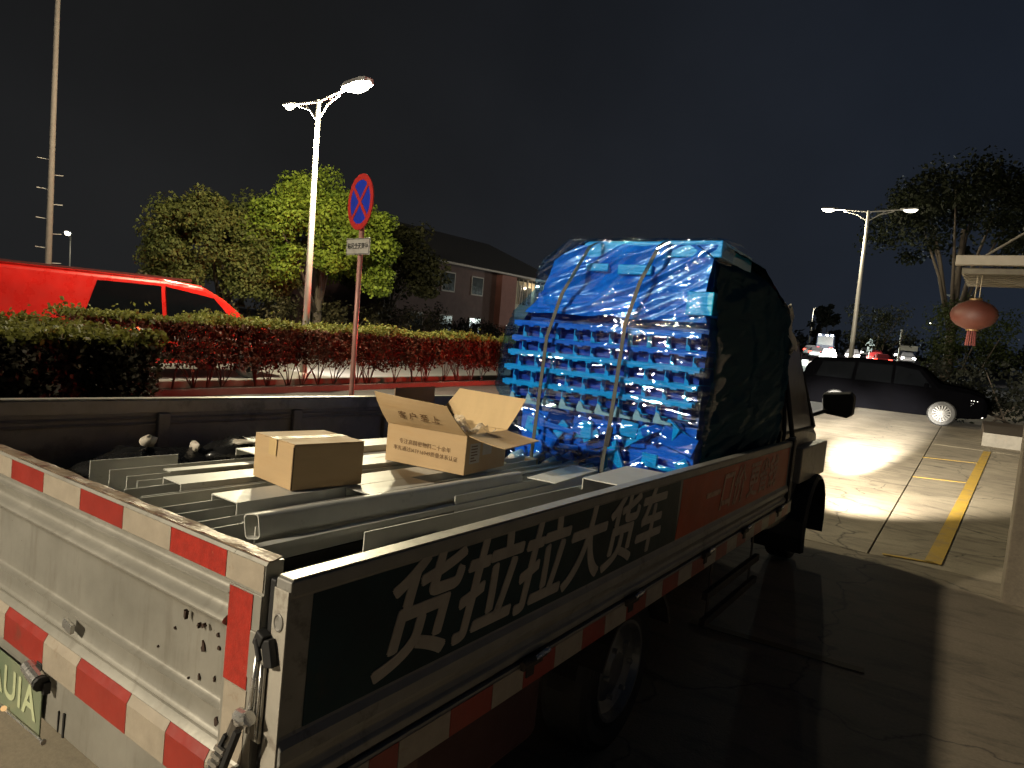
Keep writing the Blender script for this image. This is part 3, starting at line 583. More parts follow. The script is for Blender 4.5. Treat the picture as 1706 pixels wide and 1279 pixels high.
# ================================================================ BLUE WRAPPED LOAD
def blue(name, a, b_, rough=.35):
    m, t, b, o = nodes(name); v = coords(t)
    c = ramp(t, noise(t, v, 7, 5), [(.3, a), (.7, b_)]); t.links.new(c, b.inputs['Base Color']); b.inputs['Roughness'].default_value = rough; b.inputs['Coat Weight'].default_value = .5; b.inputs['Coat Roughness'].default_value = .05; bump(t, b, noise(t, coords(t, 'Object', (.8, 1, 6)), 7, 2, .5, .5), .3, .01); return m
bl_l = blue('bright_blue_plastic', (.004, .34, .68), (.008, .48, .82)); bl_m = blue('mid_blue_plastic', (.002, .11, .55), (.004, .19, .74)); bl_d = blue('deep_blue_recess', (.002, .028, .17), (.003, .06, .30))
whp = M('white_plastic_feet', (.62, .60, .55), .4, 0, .1, 8, bmp=0)
load = empty('wrapped_load', 'tall stack of blue racks under clear film, black film on its right side', 'wrapped load', mat=bedM(-.78, 3.1, -.40))
LB = lambda x, y, z: (x + .78, y - 3.1, z + .40)
def lspan(g, a, b): return g.span(LB(*a), LB(*b))
YF = 2.60
# core
g = MB()
lspan(g, (-1.30, YF + .10, -.36), (-.20, 3.75, .70)); lspan(g, (-1.12, YF + .12, .70), (-.22, 3.70, .86)); lspan(g, (-1.0, YF + .14, .86), (-.22, 3.6, 1.04))
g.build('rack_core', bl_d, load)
# racks: bar + webs + hooks
rows = [(.60, -1.34, -.20), (.510, -1.36, -.17), (.425, -1.37, -.19), (.335, -1.385, -.19), (.245, -1.39, -.21)]
hookm = None
for ri_, (z, x0, x1) in enumerate(rows):
    mt = (bl_m, bl_m, bl_l, bl_l, bl_l)[ri_]
    g = MB(); yo = random.uniform(-.012, .012)
    lspan(g, (x0, YF + yo, z - .016), (x1, YF + .05 + yo, z + .010)); lspan(g, (x0, YF + .02, z + .010), (x1, YF + .75, z + .014))
    for s_ in range(14):
        xx = x0 + .04 + s_ * (x1 - x0 - .08) / 13; lspan(g, (xx - .018, YF + yo - .004, z - .024), (xx + .018, YF + .04 + yo, z - .016))
    rk = g.build('rack', mt, load, bevel=.003)
    for k in range(10):
        xx = x0 + .07 + k * (x1 - x0 - .14) / 9.0 + random.uniform(-.006, .006)
        if hookm is None:
            g = MB(); g.span((-.0025, 0, -.066), (.0025, .05, 0)); g.span((-.002, .0, -.066), (.060, .012, -.062)); g.prism([(-.003, -.038), (.010, -.034), (.021, -.050), (.021, -.064), (-.003, -.064)], 1, .001, .02)
            hookm = g.build('hook', bl_l, rk); h = hookm
        else:
            h = bpy.data.objects.new('hook', hookm.data); C.objects.link(h); h.parent = rk
        h.location = LB(xx, YF + .012 + yo, z - .018)
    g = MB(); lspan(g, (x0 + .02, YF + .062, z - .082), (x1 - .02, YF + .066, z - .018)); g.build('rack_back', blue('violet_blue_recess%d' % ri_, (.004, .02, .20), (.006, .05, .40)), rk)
# white feet rows
g = MB(); 
for k in range(9):
    x = -1.33 + k * .115; g.prism([(x, .145), (x + .012, .185), (x + .03, .175), (x + .045, .145), (x + .10, .135), (x + .10, .125), (x, .125)], 1, 0, .03)
g.v = [LB(x, y + YF - .005, z) for x, y, z in g.v]; g.build('white_foot_rail', whp, load, bevel=.002)
for k in range(8):
    x = -1.27 + k * .118
    g = MB(); g.tube([LB(x, YF - .09, -.25), LB(x + .03, YF - .03, -.20), LB(x + .05, YF + .06, -.17)], [.022, .028, .03], 8); g.build('white_foot', whp, load, smooth=True)
# jumbled lower pieces seen through the film
g = MB(); lspan(g, (-1.28, YF + .085, -.33), (-.2, YF + .1, .12)); g.build('blue_panel', bl_m, load)
for k in range(95):
    x = random.uniform(-1.24, -.24); z = random.uniform(-.30, .10)
    g = MB(); g.box((0, 0, 0), (random.uniform(.05, .20), .02, random.uniform(.02, .11)), (0, random.uniform(-.7, .7), random.uniform(-.4, .4)))
    o = g.build('rack_piece', random.choice((bl_l, bl_m, bl_m, bl_d)), load, bevel=.004); o.location = LB(x, YF + random.uniform(.02, .09), z)
# upper wrapped panels
for x0, x1, z0, z1, y, mt in ((-1.22, -.20, .69, .78, .03, bl_m), (-1.15, -.55, .78, .95, .16, bl_m), (-.60, -.22, .80, .97, .16, bl_m), (-.72, -.52, .90, .955, .02, bl_l), (-.92, -.78, .915, .96, .03, bl_l), (-.97, -.50, .99, 1.088, .07, bl_l), (-.495, -.165, 1.0, 1.088, .05, bl_l), (-1.0, -.8, .88, 1.0, .16, bl_d), (-.30, -.16, .70, .82, -.01, bl_l)):
    g = MB(); lspan(g, (x0, YF + y, z0), (x1, YF + .6, z1)); g.build('blue_panel', mt, load, bevel=.006)
# clear stretch film, wrinkled sheet that hugs the rear face and turns the edges
from mathutils import noise as mn
def outline(z):
    "left and right x of the load at height z"
    pts = [(-.33, -1.25, -.20), (-.1, -1.30, -.17), (.13, -1.36, -.15), (.22, -1.42, -.15), (.34, -1.41, -.14), (.55, -1.39, -.14), (.68, -1.33, -.17), (.74, -1.26, -.20), (.80, -1.21, -.20), (.88, -1.205, -.20), (.97, -1.17, -.19), (1.03, -1.08, -.18), (1.085, -1.0, -.16), (1.10, -.93, -.16)]
    z = min(max(z, pts[0][0]), pts[-1][0])
    for a, b in zip(pts, pts[1:]):
        if z <= b[0]:
            k = (z - a[0]) / (b[0] - a[0]); return a[1] + (b[1] - a[1]) * k, a[2] + (b[2] - a[2]) * k
def ridges(u, z, s=1.0):
    # tension folds: long ridges, level over the racks, climbing to the right higher up
    sl = .05 + .40 * min(max((z - .55) / .25, 0), 1) + .25 * mn.noise(Vector((u * .9, z * 1.3, 4.0)))
    t_ = z - sl * u; w_ = .5 + .5 * mn.noise(Vector((u * 2.1, z * 3, 11)))
    a = 1 - abs(mn.noise(Vector((u * .9, t_ * 9, 3.3)))) * 2
    b = 1 - abs(mn.noise(Vector((u * 2.0, t_ * 26, 7.7)))) * 2
    c = 1 - abs(mn.noise(Vector((u * 4.5, t_ * 62, 1.7)))) * 2
    return s * (.016 * a + (.004 + .009 * w_) * b + .0028 * c * w_)
def film_fn(u, v):
    z = -.33 + v * 1.435; xl, xr = outline(z); xs = (u * 1.16 - .08)
    e = max(0, -xs) + max(0, xs - 1)
    x = xl + (xr - xl) * min(max(xs, -.02), 1.02); y = YF - .022 + e * 3.4
    y += -ridges(x * 1.3, z) + .012 * mn.noise(Vector((x * 3, z * 4, 0)))
    if v > .985: y += .18 * (v - .985) / .015
    return LB(x, y, z)
def wrap_fn(u, v):
    z = .665 + v * .40; xl, xr = outline(z); x = xl + .03 + (xr - xl - .05) * u
    y = YF + .045 - 1.5 * ridges(x * .8 + .4, z * .7 + .3) + .03 * mn.noise(Vector((x * 4, z * 5, 8))) + .03 * v
    return LB(x, y, z - .015 * mn.noise(Vector((x * 6, 1, 4))))
wm = blue('creased_blue_wrap', (.002, .07, .46), (.006, .26, .80), .28)
g = MB(); g.grid(wrap_fn, 120, 60); g.build('blue_wrap', wm, load, smooth=True, fix=False)
g = MB(); g.grid(film_fn, 190, 200)
fm, t, b, o_ = nodes('stretch_film'); v = coords(t, 'Object', (1, 1, 1))
b.inputs['Base Color'].default_value = (.25, .5, .9, 1); b.inputs['Roughness'].default_value = .11; b.inputs['IOR'].default_value = 1.7; b.inputs['Specular IOR Level'].default_value = 1
vst = coords(t, 'Object', (.7, 1, 8)); bump(t, b, noise(t, vst, 6, 2, .5, .3), .28, .012)
tr = t.nodes.new('ShaderNodeBsdfTransparent'); tr.inputs[0].default_value = (.55, .80, 1, 1); gl = t.nodes.new('ShaderNodeBsdfGlossy'); gl.inputs['Roughness'].default_value = .035; gl.inputs[0].default_value = (.9, .95, 1, 1)
bn = [x for x in t.nodes if x.type == 'BUMP'][0]; t.links.new(bn.outputs[0], gl.inputs['Normal'])
ms = t.nodes.new('ShaderNodeMixShader'); ms.inputs[0].default_value = .13
t.links.new(tr.outputs[0], ms.inputs[1]); t.links.new(gl.outputs[0], ms.inputs[2]); t.links.new(ms.outputs[0], o_.inputs[0])
g.build('clear_film', fm, load, smooth=True, fix=False)
# black film on the right and top
def blk_fn(u, v):
    z = -.36 + v * 1.36
    y = YF + .0 + u * 1.52
    prof = .16 * math.sin(min(u * 1.25, 1) * math.pi * .5) * .45
    top = 1.06 - .16 * max(0, u - .55) ** 1.0 / .45
    z = -.36 + v * (top + .36)
    x = -.19 + prof * .95 + .05 * math.sin(v * 3.0) - .22 * max(0, u - .72) ** 1.4 * (1.5 - v) 
    x += .016 * mn.noise(Vector((y * 6, z * 5, 5))) + (1 - abs(mn.noise(Vector((y * 1.2 + z, z * 9 - y * 2.5, 2)))) * 2) * .018 + (1 - abs(mn.noise(Vector((y * 3.5, z * 26 - y * 6, 9)))) * 2) * .006
    if v > .93: x -= (v - .93) / .07 * .12
    return LB(x, y, z)
bf, t, b, o_ = nodes('black_stretch_film'); b.inputs['Base Color'].default_value = (.016, .052, .072, 1); b.inputs['Roughness'].default_value = .5; b.inputs['Specular IOR Level'].default_value = 0; v = coords(t, 'Object', (1, .8, 7)); bump(t, b, noise(t, v, 5, 2, .5, .4), .3, .012); g2 = t.nodes.new('ShaderNodeBsdfGlossy'); g2.inputs[0].default_value = (.75, .9, 1, 1); g2.inputs['Roughness'].default_value = .12; t.links.new([x for x in t.nodes if x.type == 'BUMP'][0].outputs[0], g2.inputs['Normal']); m2_ = t.nodes.new('ShaderNodeMixShader'); m2_.inputs[0].default_value = .022; t.links.new(b.outputs[0], m2_.inputs[1]); t.links.new(g2.outputs[0], m2_.inputs[2]); t.links.new(m2_.outputs[0], o_.inputs[0])
g = MB(); g.grid(blk_fn, 110, 110); g.build('black_film', bf, load, smooth=True, fix=False)
def top_fn(u, v):
    x = -1.0 + .86 * u; y = YF + .12 + v * 1.38; z = 1.085 - .02 * math.cos(u * 3) - .17 * max(0, v - .5) / .5 + .018 * mn.noise(Vector((x * 7, y * 7, 0)))
    if u > .9: z -= (u - .9) * .5
    return LB(x, y, z)
g = MB(); g.grid(top_fn, 40, 40); g.build('black_film', bf, load, smooth=True, fix=False)
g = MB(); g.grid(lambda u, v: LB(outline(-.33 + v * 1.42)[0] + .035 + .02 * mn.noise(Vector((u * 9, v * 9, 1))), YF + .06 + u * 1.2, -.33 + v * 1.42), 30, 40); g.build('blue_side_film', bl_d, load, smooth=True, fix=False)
# straps
strapm = M('grey_webbing', (.055, .062, .055), .6, 0, .3, 30, bmp=.3, bscale=200)
for pts in ([(-.82, .35, 1.10), (-.86, .03, 1.075), (-.876, -.03, 1.043), (-1.015, -.045, .772), (-1.085, -.045, .528), (-1.092, -.045, .30), (-1.095, -.05, .109), (-1.105, -.055, -.30)],
            [(-.42, .35, 1.10), (-.455, .02, 1.08), (-.471, -.03, 1.045), (-.549, -.045, .855), (-.608, -.045, .629), (-.622, -.045, .304), (-.63, -.05, .12), (-.646, -.055, -.093), (-.655, -.06, -.33)]):
    g = MB(); wv = .011
    P = [Vector(LB(x, YF + y, z)) for x, y, z in pts]; rings = []
    for p in P: rings.append([p + Vector((-wv, -.0015, 0)), p + Vector((wv, -.0015, 0)), p + Vector((wv, .0015, 0)), p + Vector((-wv, .0015, 0))])
    g.loft(rings); g.build('strap', strapm, load)
g = MB(); g.box(LB(-.628, YF - .052, .02), (.03, .012, .11), (0, .12, 0)); g.build('ratchet', blk, load, bevel=.004)
# white rag on the cab corner
g = MB(); 
def rag(u, v):
    return (-.075 - .05 * v + .02 * math.sin(u * 7 + v * 9), 3.98 + .16 * u * (1 - .5 * v) + .015 * math.sin(v * 11), .60 + .30 * v + .02 * math.sin(u * 9))
g.grid(rag, 12, 18); o = g.build('white_rag', M('white_cloth', (.82, .77, .64), .85, 0, .12, 8), None, solid=.004, smooth=True); o.matrix_world = TM; tag(o, 'torn white cloth hanging over the rear corner of the truck cab', 'cloth')

# ================================================================ STREET LAMPS
pole_m = M('lamp_pole_paint', (.55, .53, .48), .45, .2, .1, 5, bmp=0); lamp_case = M('lamp_casing', (.35, .35, .34), .4, .4, .1, 5, bmp=0)
def street_lamp(label, loc, h, arms=((-1, 1.1), (1, 1.1)), rz=0, r=.09, glow=1.0, head=1.0, group='street lamps along the road', dim=1.0):
    root = empty('street_lamp', label, 'street lamp', loc, rz, group)
    g = MB(); g.tube([(0, 0, -.3), (0, 0, h * .5), (0, 0, h)], [r, r * .8, r * .55], 12); g.tube([(0, 0, 0), (0, 0, .25)], [r * 1.6, r * 1.2], 12); g.build('pole', pole_m, root, smooth=True)
    for (s, a) in arms:
        hd0 = head; head = head * (dim if s < 0 else 1)
        g = MB(); g.tube([(0, 0, h - .5), (s * a * .35, 0, h - .18), (s * a * .8, 0, h - .02)], .022, 6); g.tube([(0, 0, h - .05), (s * a, 0, h + .06)], .03, 6); g.tube([(s * a * .2, 0, h - .33), (s * a * .55, 0, h + .0)], .015, 6)
        arm = g.build('arm', pole_m, root)
        g = MB(); L0 = .62 * head
        g.loft([[(s * (a - .05 + L0 * q), yy * wq * head, h + .06 + dz * head + .03 * q) for yy, dz in ((-.14, -.02), (-.12, .05), (.12, .05), (.14, -.02))] for q, wq in ((0, .45), (.25, 1), (.85, 1), (1, .6))])
        hd = g.build('lamp_head', lamp_case, root, bevel=.01)
        g = MB(); g.loft([[(s * (a + .10 * head + (L0 - .2) * .5 + (L0 - .2) * .55 * cx * k), .11 * head * cy * k, h + .045 + .02 * head - dd * head) for cx, cy in [(math.cos(t_), math.sin(t_)) for t_ in np.linspace(0, 2 * math.pi, 12, endpoint=False)]] for k, dd in ((1, 0), (.8, .07), (.4, .105))])
        g.build('lamp_glass', EM('lamp_glow_%g' % glow, (1, .93, .72), 30 * glow), hd); head = hd0
    return root
WARM = (1, .87, .66)
l1 = street_lamp('tall double armed street lamp rising behind the hedge beside the no stopping sign', (-13.55, 10.95, 0), 6.75, rz=R(-8), head=1.5, glow=1, dim=.55)
l2 = street_lamp('double armed street lamp behind the parked black car', (-5.05, 36.6, 0), 8.7, arms=((-1, 1.35), (1, 1.35)), rz=R(10), r=.12, glow=.6, head=1.2, dim=1.0)
l3 = street_lamp('single armed street lamp far down the road above the traffic', (-25.5, 133.5, 0), 10.0, arms=((1, 1.3),), rz=R(20), r=.16, glow=1.0, head=2.4)
l4 = street_lamp('single armed street lamp far off behind the red van', (-64.8, 27.2, 0), 6.5, arms=((1, 1.0),), rz=R(-30), r=.07, glow=1.0, head=2.0)
l5 = street_lamp('small distant double armed street lamp seen between the dark tree limbs', (-2.2, 78.5, 0), 8.4, arms=((-1, 1.1), (1, 1.1)), rz=R(12), r=.05, glow=.4, head=.6)
l6 = street_lamp('most distant double armed street lamp close to the far tree line', (-6.8, 155, 0), 9.3, arms=((-1, 1.1), (1, 1.1)), rz=R(12), r=.08, glow=.6, head=.9)
l7 = street_lamp('street lamp behind the photographer lighting the truck bed', (-8.2, -12.5, 0), 8.9, rz=R(0), glow=1)
# light thrown by the lit lamps
light('lamp_light', 'POINT', (1.3, 0, 8.6), 12500, WARM, l7, .26)
light('lamp_light', 'POINT', (-1.3, 0, 8.6), 2500, WARM, l7, .26)
light('lamp_light', 'POINT', (1.45, 0, 6.35), 3600, (1, .88, .58), l1, .2)
light('lamp_light', 'POINT', (-1.45, 0, 6.35), 1800, (1, .88, .58), l1, .2)
light('lamp_light', 'POINT', (-1.7, 0, 8.3), 1400, (1, .88, .62), l2, .2)
light('lamp_light', 'POINT', (1.2, 0, 9.6), 900, (1, .9, .7), l3, .3)
# headlights of the truck
for x in (-1.9, -.3):
    p = TM @ Vector((x, 6.12, -.35)); light('headlight_beam', 'SPOT', p, 160000, (1, .92, .78), None, .06, aim=(p.x - .40, p.y + 9.8, 0), spot=12.0, blend=.9)
    light('headlight_spill', 'SPOT', p, 7500, (1, .90, .72), None, .06, aim=(p.x + 1.2, p.y + 9.0, 0), spot=50, blend=1)

# ================================================================ UTILITY POLE, SIGN
up_ = empty('utility_pole', 'tall pale utility pole with climbing rungs at the far left', 'utility pole', (-22.6, 8.9, 0))
g = MB(); g.tube([(0, 0, 0), (.12, 0, 7), (.3, 0, 14)], [.09, .07, .05], 12); g.build('pole', M('pole_concrete', (.20, .18, .155), .8), up_, smooth=True)
for k in range(9):
    g = MB(); sgn = 1 if k % 2 else -1; g.tube([(.02, 0, 2.1 + k * .42), (.02 + sgn * .16, sgn * .28, 2.12 + k * .42)], .011, 6); g.build('rung', pole_m, up_)
g = MB(); g.box((-.2, -.25, 2.15), (.14, .1, .3)); g.build('junction_box', pole_m, up_, bevel=.01)
# no stopping sign, turned partly away
sg = empty('no_stopping_sign', 'round blue and red no stopping sign on a slim post rising above the hedge', 'road sign', (-7.25, 6.72, 0), 0)
g = MB(); g.tube([(0, 0, 0), (0, 0, 3.2)], .035, 10); g.build('post', M('sign_post_red_lit', (.46, .24, .20), .45, .2), sg, smooth=True)  # red of the brake lights is mixed into the post's base colour
sr = Matrix.Rotation(R(-17), 4, 'Z')
def disc(r0, r1, y0, y1, mat, name, n=40, par=sg, z=3.31):
    g = MB()
    if r0 == 0: g.loft([[(r1 * math.cos(a), y, z + r1 * math.sin(a)) for a in np.linspace(0, 2 * math.pi, n, endpoint=False)] for y in (y0, y1)])
    else: g.loft([[(r * math.cos(a), y, z + r * math.sin(a)) for r, y in ((r0, y0), (r1, y0), (r1, y1), (r0, y1))] for a in np.linspace(0, 2 * math.pi, n + 1)], cap=False)
    g.v = [tuple(sr @ Vector(p)) for p in g.v]; return g.build(name, mat, par)
s_red = M('sign_red', (.45, .03, .025), .4, 0, .15, 6, bmp=0); s_blue = M('sign_blue', (.015, .04, .42), .4, 0, .15, 6, bmp=0)
disc(0, .375, -.05, -.042, s_blue, 'sign_face'); disc(.30, .385, -.053, -.040, s_red, 'sign_ring')
for a in (45, -45):
    g = MB(); g.box((0, -.0525, 3.31), (.62, .005, .055), (0, R(a), 0)); g.v = [tuple(sr @ Vector(p)) for p in g.v]; g.build('sign_bar', s_red, sg)
    sr = sr @ Matrix.Translation((0, -.0008, 0))
sr = Matrix.Rotation(R(-8), 4, 'Z')
g = MB(); g.box((0, -.045, 2.70), (.56, .008, .23)); g.v = [tuple(sr @ Vector(p)) for p in g.v]; plt = g.build('lower_plate', M('sign_white', (.38, .37, .33), .45, 0, .15, 8, dirt=(.2, .18, .15)), sg, bevel=.003)
g = MB()
for a, b in (((-.27, -.0515, 2.80), (.27, -.0495, 2.808)), ((-.27, -.0515, 2.592), (.27, -.0495, 2.60)), ((-.27, -.0515, 2.592), (-.262, -.0495, 2.808)), ((.262, -.0515, 2.592), (.27, -.0495, 2.808))): g.span(a, b)
g.v = [tuple(sr @ Vector(p)) for p in g.v]; g.build('plate_border', blk, plt)
text('plate_text', '路段全天禁停', .088, blk, plt, sr @ frame(0, -.0515, 2.70, (1, 0, 0), (0, 0, 1)), ext=.0005, offset=.001, xscale=.92)

# ================================================================ HEDGES
def hedge(name, label, x0, x1, y0, y1, h0, h1, n, mat_side, mat_top, low=0.0, seed=1, stems=0):
    rs = np.random.default_rng(seed); root = empty(name, label, 'hedge', ((x0 + x1) / 2, (y0 + y1) / 2, 0)); off = np.array([(x0 + x1) / 2, (y0 + y1) / 2, 0])
    # shell sampling: mostly faces, some volume
    u = rs.random((n, 3)); P = np.empty((n, 3)); P[:, 1] = y0 + (y1 - y0) * u[:, 1]
    H = h0 + (h1 - h0) * (P[:, 1] - y0) / (y1 - y0) + .05 * np.sin(P[:, 1] * 1.7) + .04 * np.sin(P[:, 1] * 4.1 + 1)
    P[:, 0] = x0 + (x1 - x0) * u[:, 0]; P[:, 2] = low + (H - low) * u[:, 2] ** .8
    k = rs.random(n); s1 = k < .40; P[s1, 0] = x1 - abs(rs.normal(0, .10, s1.sum())); s2 = (k >= .40) & (k < .62); P[s2, 2] = H[s2] - abs(rs.normal(0, .05, s2.sum()))
    # bulges
    P[:, 0] += .10 * np.sin(P[:, 1] * 2.3 + P[:, 2] * 3) ; P += rs.normal(0, .035, P.shape); st2 = rs.random(n) < .05; P[st2, 2] += rs.exponential(.055, st2.sum()); P[st2, 0] += rs.exponential(.05, st2.sum()); P[:, 0] += .10 * np.sin(P[:, 1] * .9 + 2) * np.sin(P[:, 1] * 5.3)
    # thin towards the foot
    if low > .05:
        dens = np.clip((P[:, 2] - low) / .28 + .35 * np.sin(P[:, 1] * 1.55 + .6) + .25 * np.sin(P[:, 1] * 3.7), 0.0, 1); P = P[rs.random(len(P)) < dens]
    H = h0 + (h1 - h0) * (P[:, 1] - y0) / (y1 - y0)
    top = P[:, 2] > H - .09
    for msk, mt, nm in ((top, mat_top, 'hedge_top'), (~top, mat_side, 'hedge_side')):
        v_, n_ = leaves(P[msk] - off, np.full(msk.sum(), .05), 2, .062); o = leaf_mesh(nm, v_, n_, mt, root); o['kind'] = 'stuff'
    if stems:
        g = MB()
        for k in range(stems):
            y = y0 + (y1 - y0) * (k + rs.random()) / stems - off[1]; x = (x0 + x1) / 2 + rs.uniform(-.3, .4) - off[0]
            for q in range(rs.integers(3, 6)):
                dx, dy = rs.normal(0, .16, 2); zt = rs.uniform(.55, .95)
                g.tube([(x, y, 0), (x + dx * .4 + rs.normal(0, .02), y + dy * .5, zt * .45), (x + dx, y + dy * 1.5, zt)], [.018, .012, .006], 5)
        o = g.build('hedge_stems', M('twig_bark', (.07, .045, .035), .8), root, fix=False); o['kind'] = 'stuff'
    return root
hr_ = leaf_mat('red_lit_hedge_leaf', (.045, .018, .010), (.13, .04, .022), 3); ht_ = leaf_mat('lamp_lit_hedge_leaf', (.09, .10, .02), (.20, .20, .045), 3)  # brake-light red on the sides and lamplight on top are put into leaf colour
hd_ = leaf_mat('dark_hedge_leaf', (.018, .016, .010), (.04, .036, .018), 3); htn = leaf_mat('lamp_lit_olive_leaf', (.065, .072, .012), (.15, .145, .03), 3)  # top leaves carry the lamplight in their colour, side leaves stay dark
hedge('median_hedge', 'long clipped hedge along the road, coloured as red lit on its sides and lamp lit on top', -13.15, -12.05, 5.2, 34, 1.45, 1.28, 62000, hr_, ht_, low=.42, seed=3, stems=60)
hedge('median_hedge', 'broad dark hedge block with top coloured as lamp lit, in front of the red van', -12.3, -8.3, -3.5, 4.5, 1.27, 1.26, 60000, hd_, htn, low=.0, seed=4)

# ================================================================ TREES
bark = M('tree_bark', (.07, .055, .04), .9, 0, .3, 8, bmp=.6, bscale=20)
def tree(label, loc, h, cr, cz, trunk_h, lo, hi, nm, leaf=.13, clumps=90, per=130, seed=0, group=None, shape=(1, 1, .8), kind='broadleaf_tree', clr=.23, limbs=7, tr=.18):
    rs = np.random.default_rng(seed); root = empty(kind, label, 'tree', loc, 0, group)
    g = MB(); g.tube([(0, 0, -.1), (.1, .05, trunk_h * .5), (.05, .1, trunk_h), (.0, .1, cz)], [tr * 1.2, tr, tr * .8, tr * .4], 9)
    cen = []
    for k in range(clumps):
        d = rs.normal(size=3); d /= np.linalg.norm(d); d[2] = d[2] if d[2] > -.5 else -d[2]
        rr_ = rs.uniform(.5, 1.0) ** .6 * (1 + .18 * math.sin(3 * math.atan2(d[1], d[0]) + seed)); cen.append([d[0] * cr * shape[0] * rr_, d[1] * cr * shape[1] * rr_, cz + d[2] * cr * shape[2] * rr_])
    for k in range(limbs):
        e = cen[k * 3 % len(cen)]; m1 = (e[0] * .45, e[1] * .45, trunk_h + (e[2] - trunk_h) * .5); g.tube([(.05, .1, trunk_h * .8), m1, e], [tr * .5, tr * .3, tr * .08], 6)
    g.build('trunk', bark, root, smooth=True, fix=False)
    v_, n_ = leaves(cen, [cr * clr * rs.uniform(.7, 1.4) for _ in cen], per, leaf, .5, .75); o = leaf_mesh('crown', v_, n_, leaf_mat(nm, lo, hi, 1.2), root)
    return root
G1 = ((.045, .07, .010), (.12, .15, .022)); 
tree('rounded drooping green tree left of the tall street lamp', (-22.0, 14.0, 0), 5.4, 2.25, 3.2, 1.6, (.05, .065, .018), (.13, .14, .035), 'olive_tree_leaf', .095, 190, 360, 11, shape=(1, 1.15, .95))
tree('bright yellow green tree right behind the tall street lamp', (-20.6, 17.0, 0), 6.6, 2.3, 4.1, 2.0, (.06, .10, .012), (.24, .31, .035), 'bright_tree_leaf', .11, 190, 340, 12, shape=(1, 1.05, 1.0))
tree('dark sparse tree behind the no stopping sign', (-22.5, 22.5, 0), 5.6, 2.3, 3.9, 2, (.018, .02, .008), (.05, .05, .018), 'dull_tree_leaf', .14, 130, 150, 13)
# low scrub under the trees
def shrub(label, loc, r, h, lo, hi, nm, seed, leaf=.11, clumps=40, per=110, cat='shrub', group='shrubs below the roadside trees'):
    rs = np.random.default_rng(seed); root = empty('shrub', label, cat, loc, 0, group)
    cen = [[rs.uniform(-1, 1) * r[0], rs.uniform(-1, 1) * r[1], rs.uniform(.1, 1) * h * (1 - .2 * rs.random())] for _ in range(clumps)]
    v_, n_ = leaves(cen, [h * .22] * clumps, per, leaf, .4); leaf_mesh('foliage', v_, n_, leaf_mat(nm, lo, hi, 1.5), root)
    g = MB()
    for k in range(5): g.tube([(rs.uniform(-.3, .3) * r[0], rs.uniform(-.3, .3) * r[1], 0), tuple(cen[k])], [.04, .012], 5)
    g.build('stems', bark, root, fix=False); return root
shrub('pale tangled scrub at the foot of the drooping tree', (-21.4, 13.0, 0), (1.0, 2.4), 2.3, (.05, .045, .025), (.13, .11, .05), 'scrub_leaf', 21)
shrub('dim scrub under the bright yellow green tree', (-21.0, 17.6, 0), (1.0, 2.6), 2.4, (.03, .03, .015), (.08, .07, .03), 'dim_scrub_leaf', 22)
shrub('dark scrub below the dull tree behind the sign post', (-22.0, 23.6, 0), (1.2, 3.0), 2.4, (.01, .01, .006), (.03, .025, .012), 'dark_scrub_leaf', 23)
shrub('black bush in front of the long house wall', (-26.4, 34.5, 0), (.8, 2.0), 2.2, (.008, .008, .006), (.02, .018, .01), 'dark_scrub_leaf', 24)
shrub('black bush below the white balcony', (-26.4, 42.0, 0), (.8, 4.0), 1.9, (.008, .008, .006), (.02, .018, .01), 'dark_scrub_leaf', 25)
# right hand trees
tree('big dark tree with forked trunk behind the black car', (-1.3, 41.5, 0), 10.4, 3.9, 8.6, 3.8, (.005, .007, .003), (.014, .018, .006), 'night_tree_leaf', .17, 130, 130, 31, shape=(1.05, 1, .75), limbs=9, tr=.26)
tree('dark tree standing above the canopy at the right edge', (3.6, 30, 0), 8.5, 2.9, 6.0, 3, (.010, .012, .006), (.03, .034, .012), 'night_tree_leaf', .17, 90, 110, 32)
shrub('low leafy boughs glowing green beside the red lantern', (-.2, 38, 1.4), (1.6, 1.2), 3.4, (.012, .020, .004), (.035, .045, .01), 'lit_bough_leaf', 33, group='shrubs behind the parked car')
shrub('spreading dark branches in front of the far street lamp', (-4.3, 40.5, 2.2), (1.5, 1.0), 2.4, (.010, .012, .006), (.025, .03, .012), 'night_tree_leaf', 34, clumps=26, per=80, group='shrubs behind the parked car')
shrub('glossy dark bush directly behind the hood of the black car', (.9, 25.2, 0), (2.0, .5), 2.2, (.006, .007, .005), (.018, .02, .011), 'glossy_bush_leaf', 35, group='shrubs behind the parked car')
# far tree line and conifer
tree('pointed conifer silhouette far down the road', (-22.0, 128, 0), 10, 2.6, 5.0, 2, (.006, .008, .006), (.014, .018, .012), 'far_conifer_leaf', .5, 60, 60, 41, shape=(.9, .9, 2.0), kind='conifer_tree')
rs = np.random.default_rng(5); cen = [(-34 + 52 * k / 70 + rs.normal(0, .4), 150 + rs.normal(0, 3), rs.uniform(.5, 5.4)) for k in range(70)]
v_, n_ = leaves(cen, [1.8] * 70, 90, .7); o = leaf_mesh('far_woods', v_, n_, leaf_mat('far_wood_leaf', (.010, .012, .010), (.03, .034, .026), .2)); tag(o, 'low dark line of trees closing off the far end of the road', 'woods', kind='stuff')

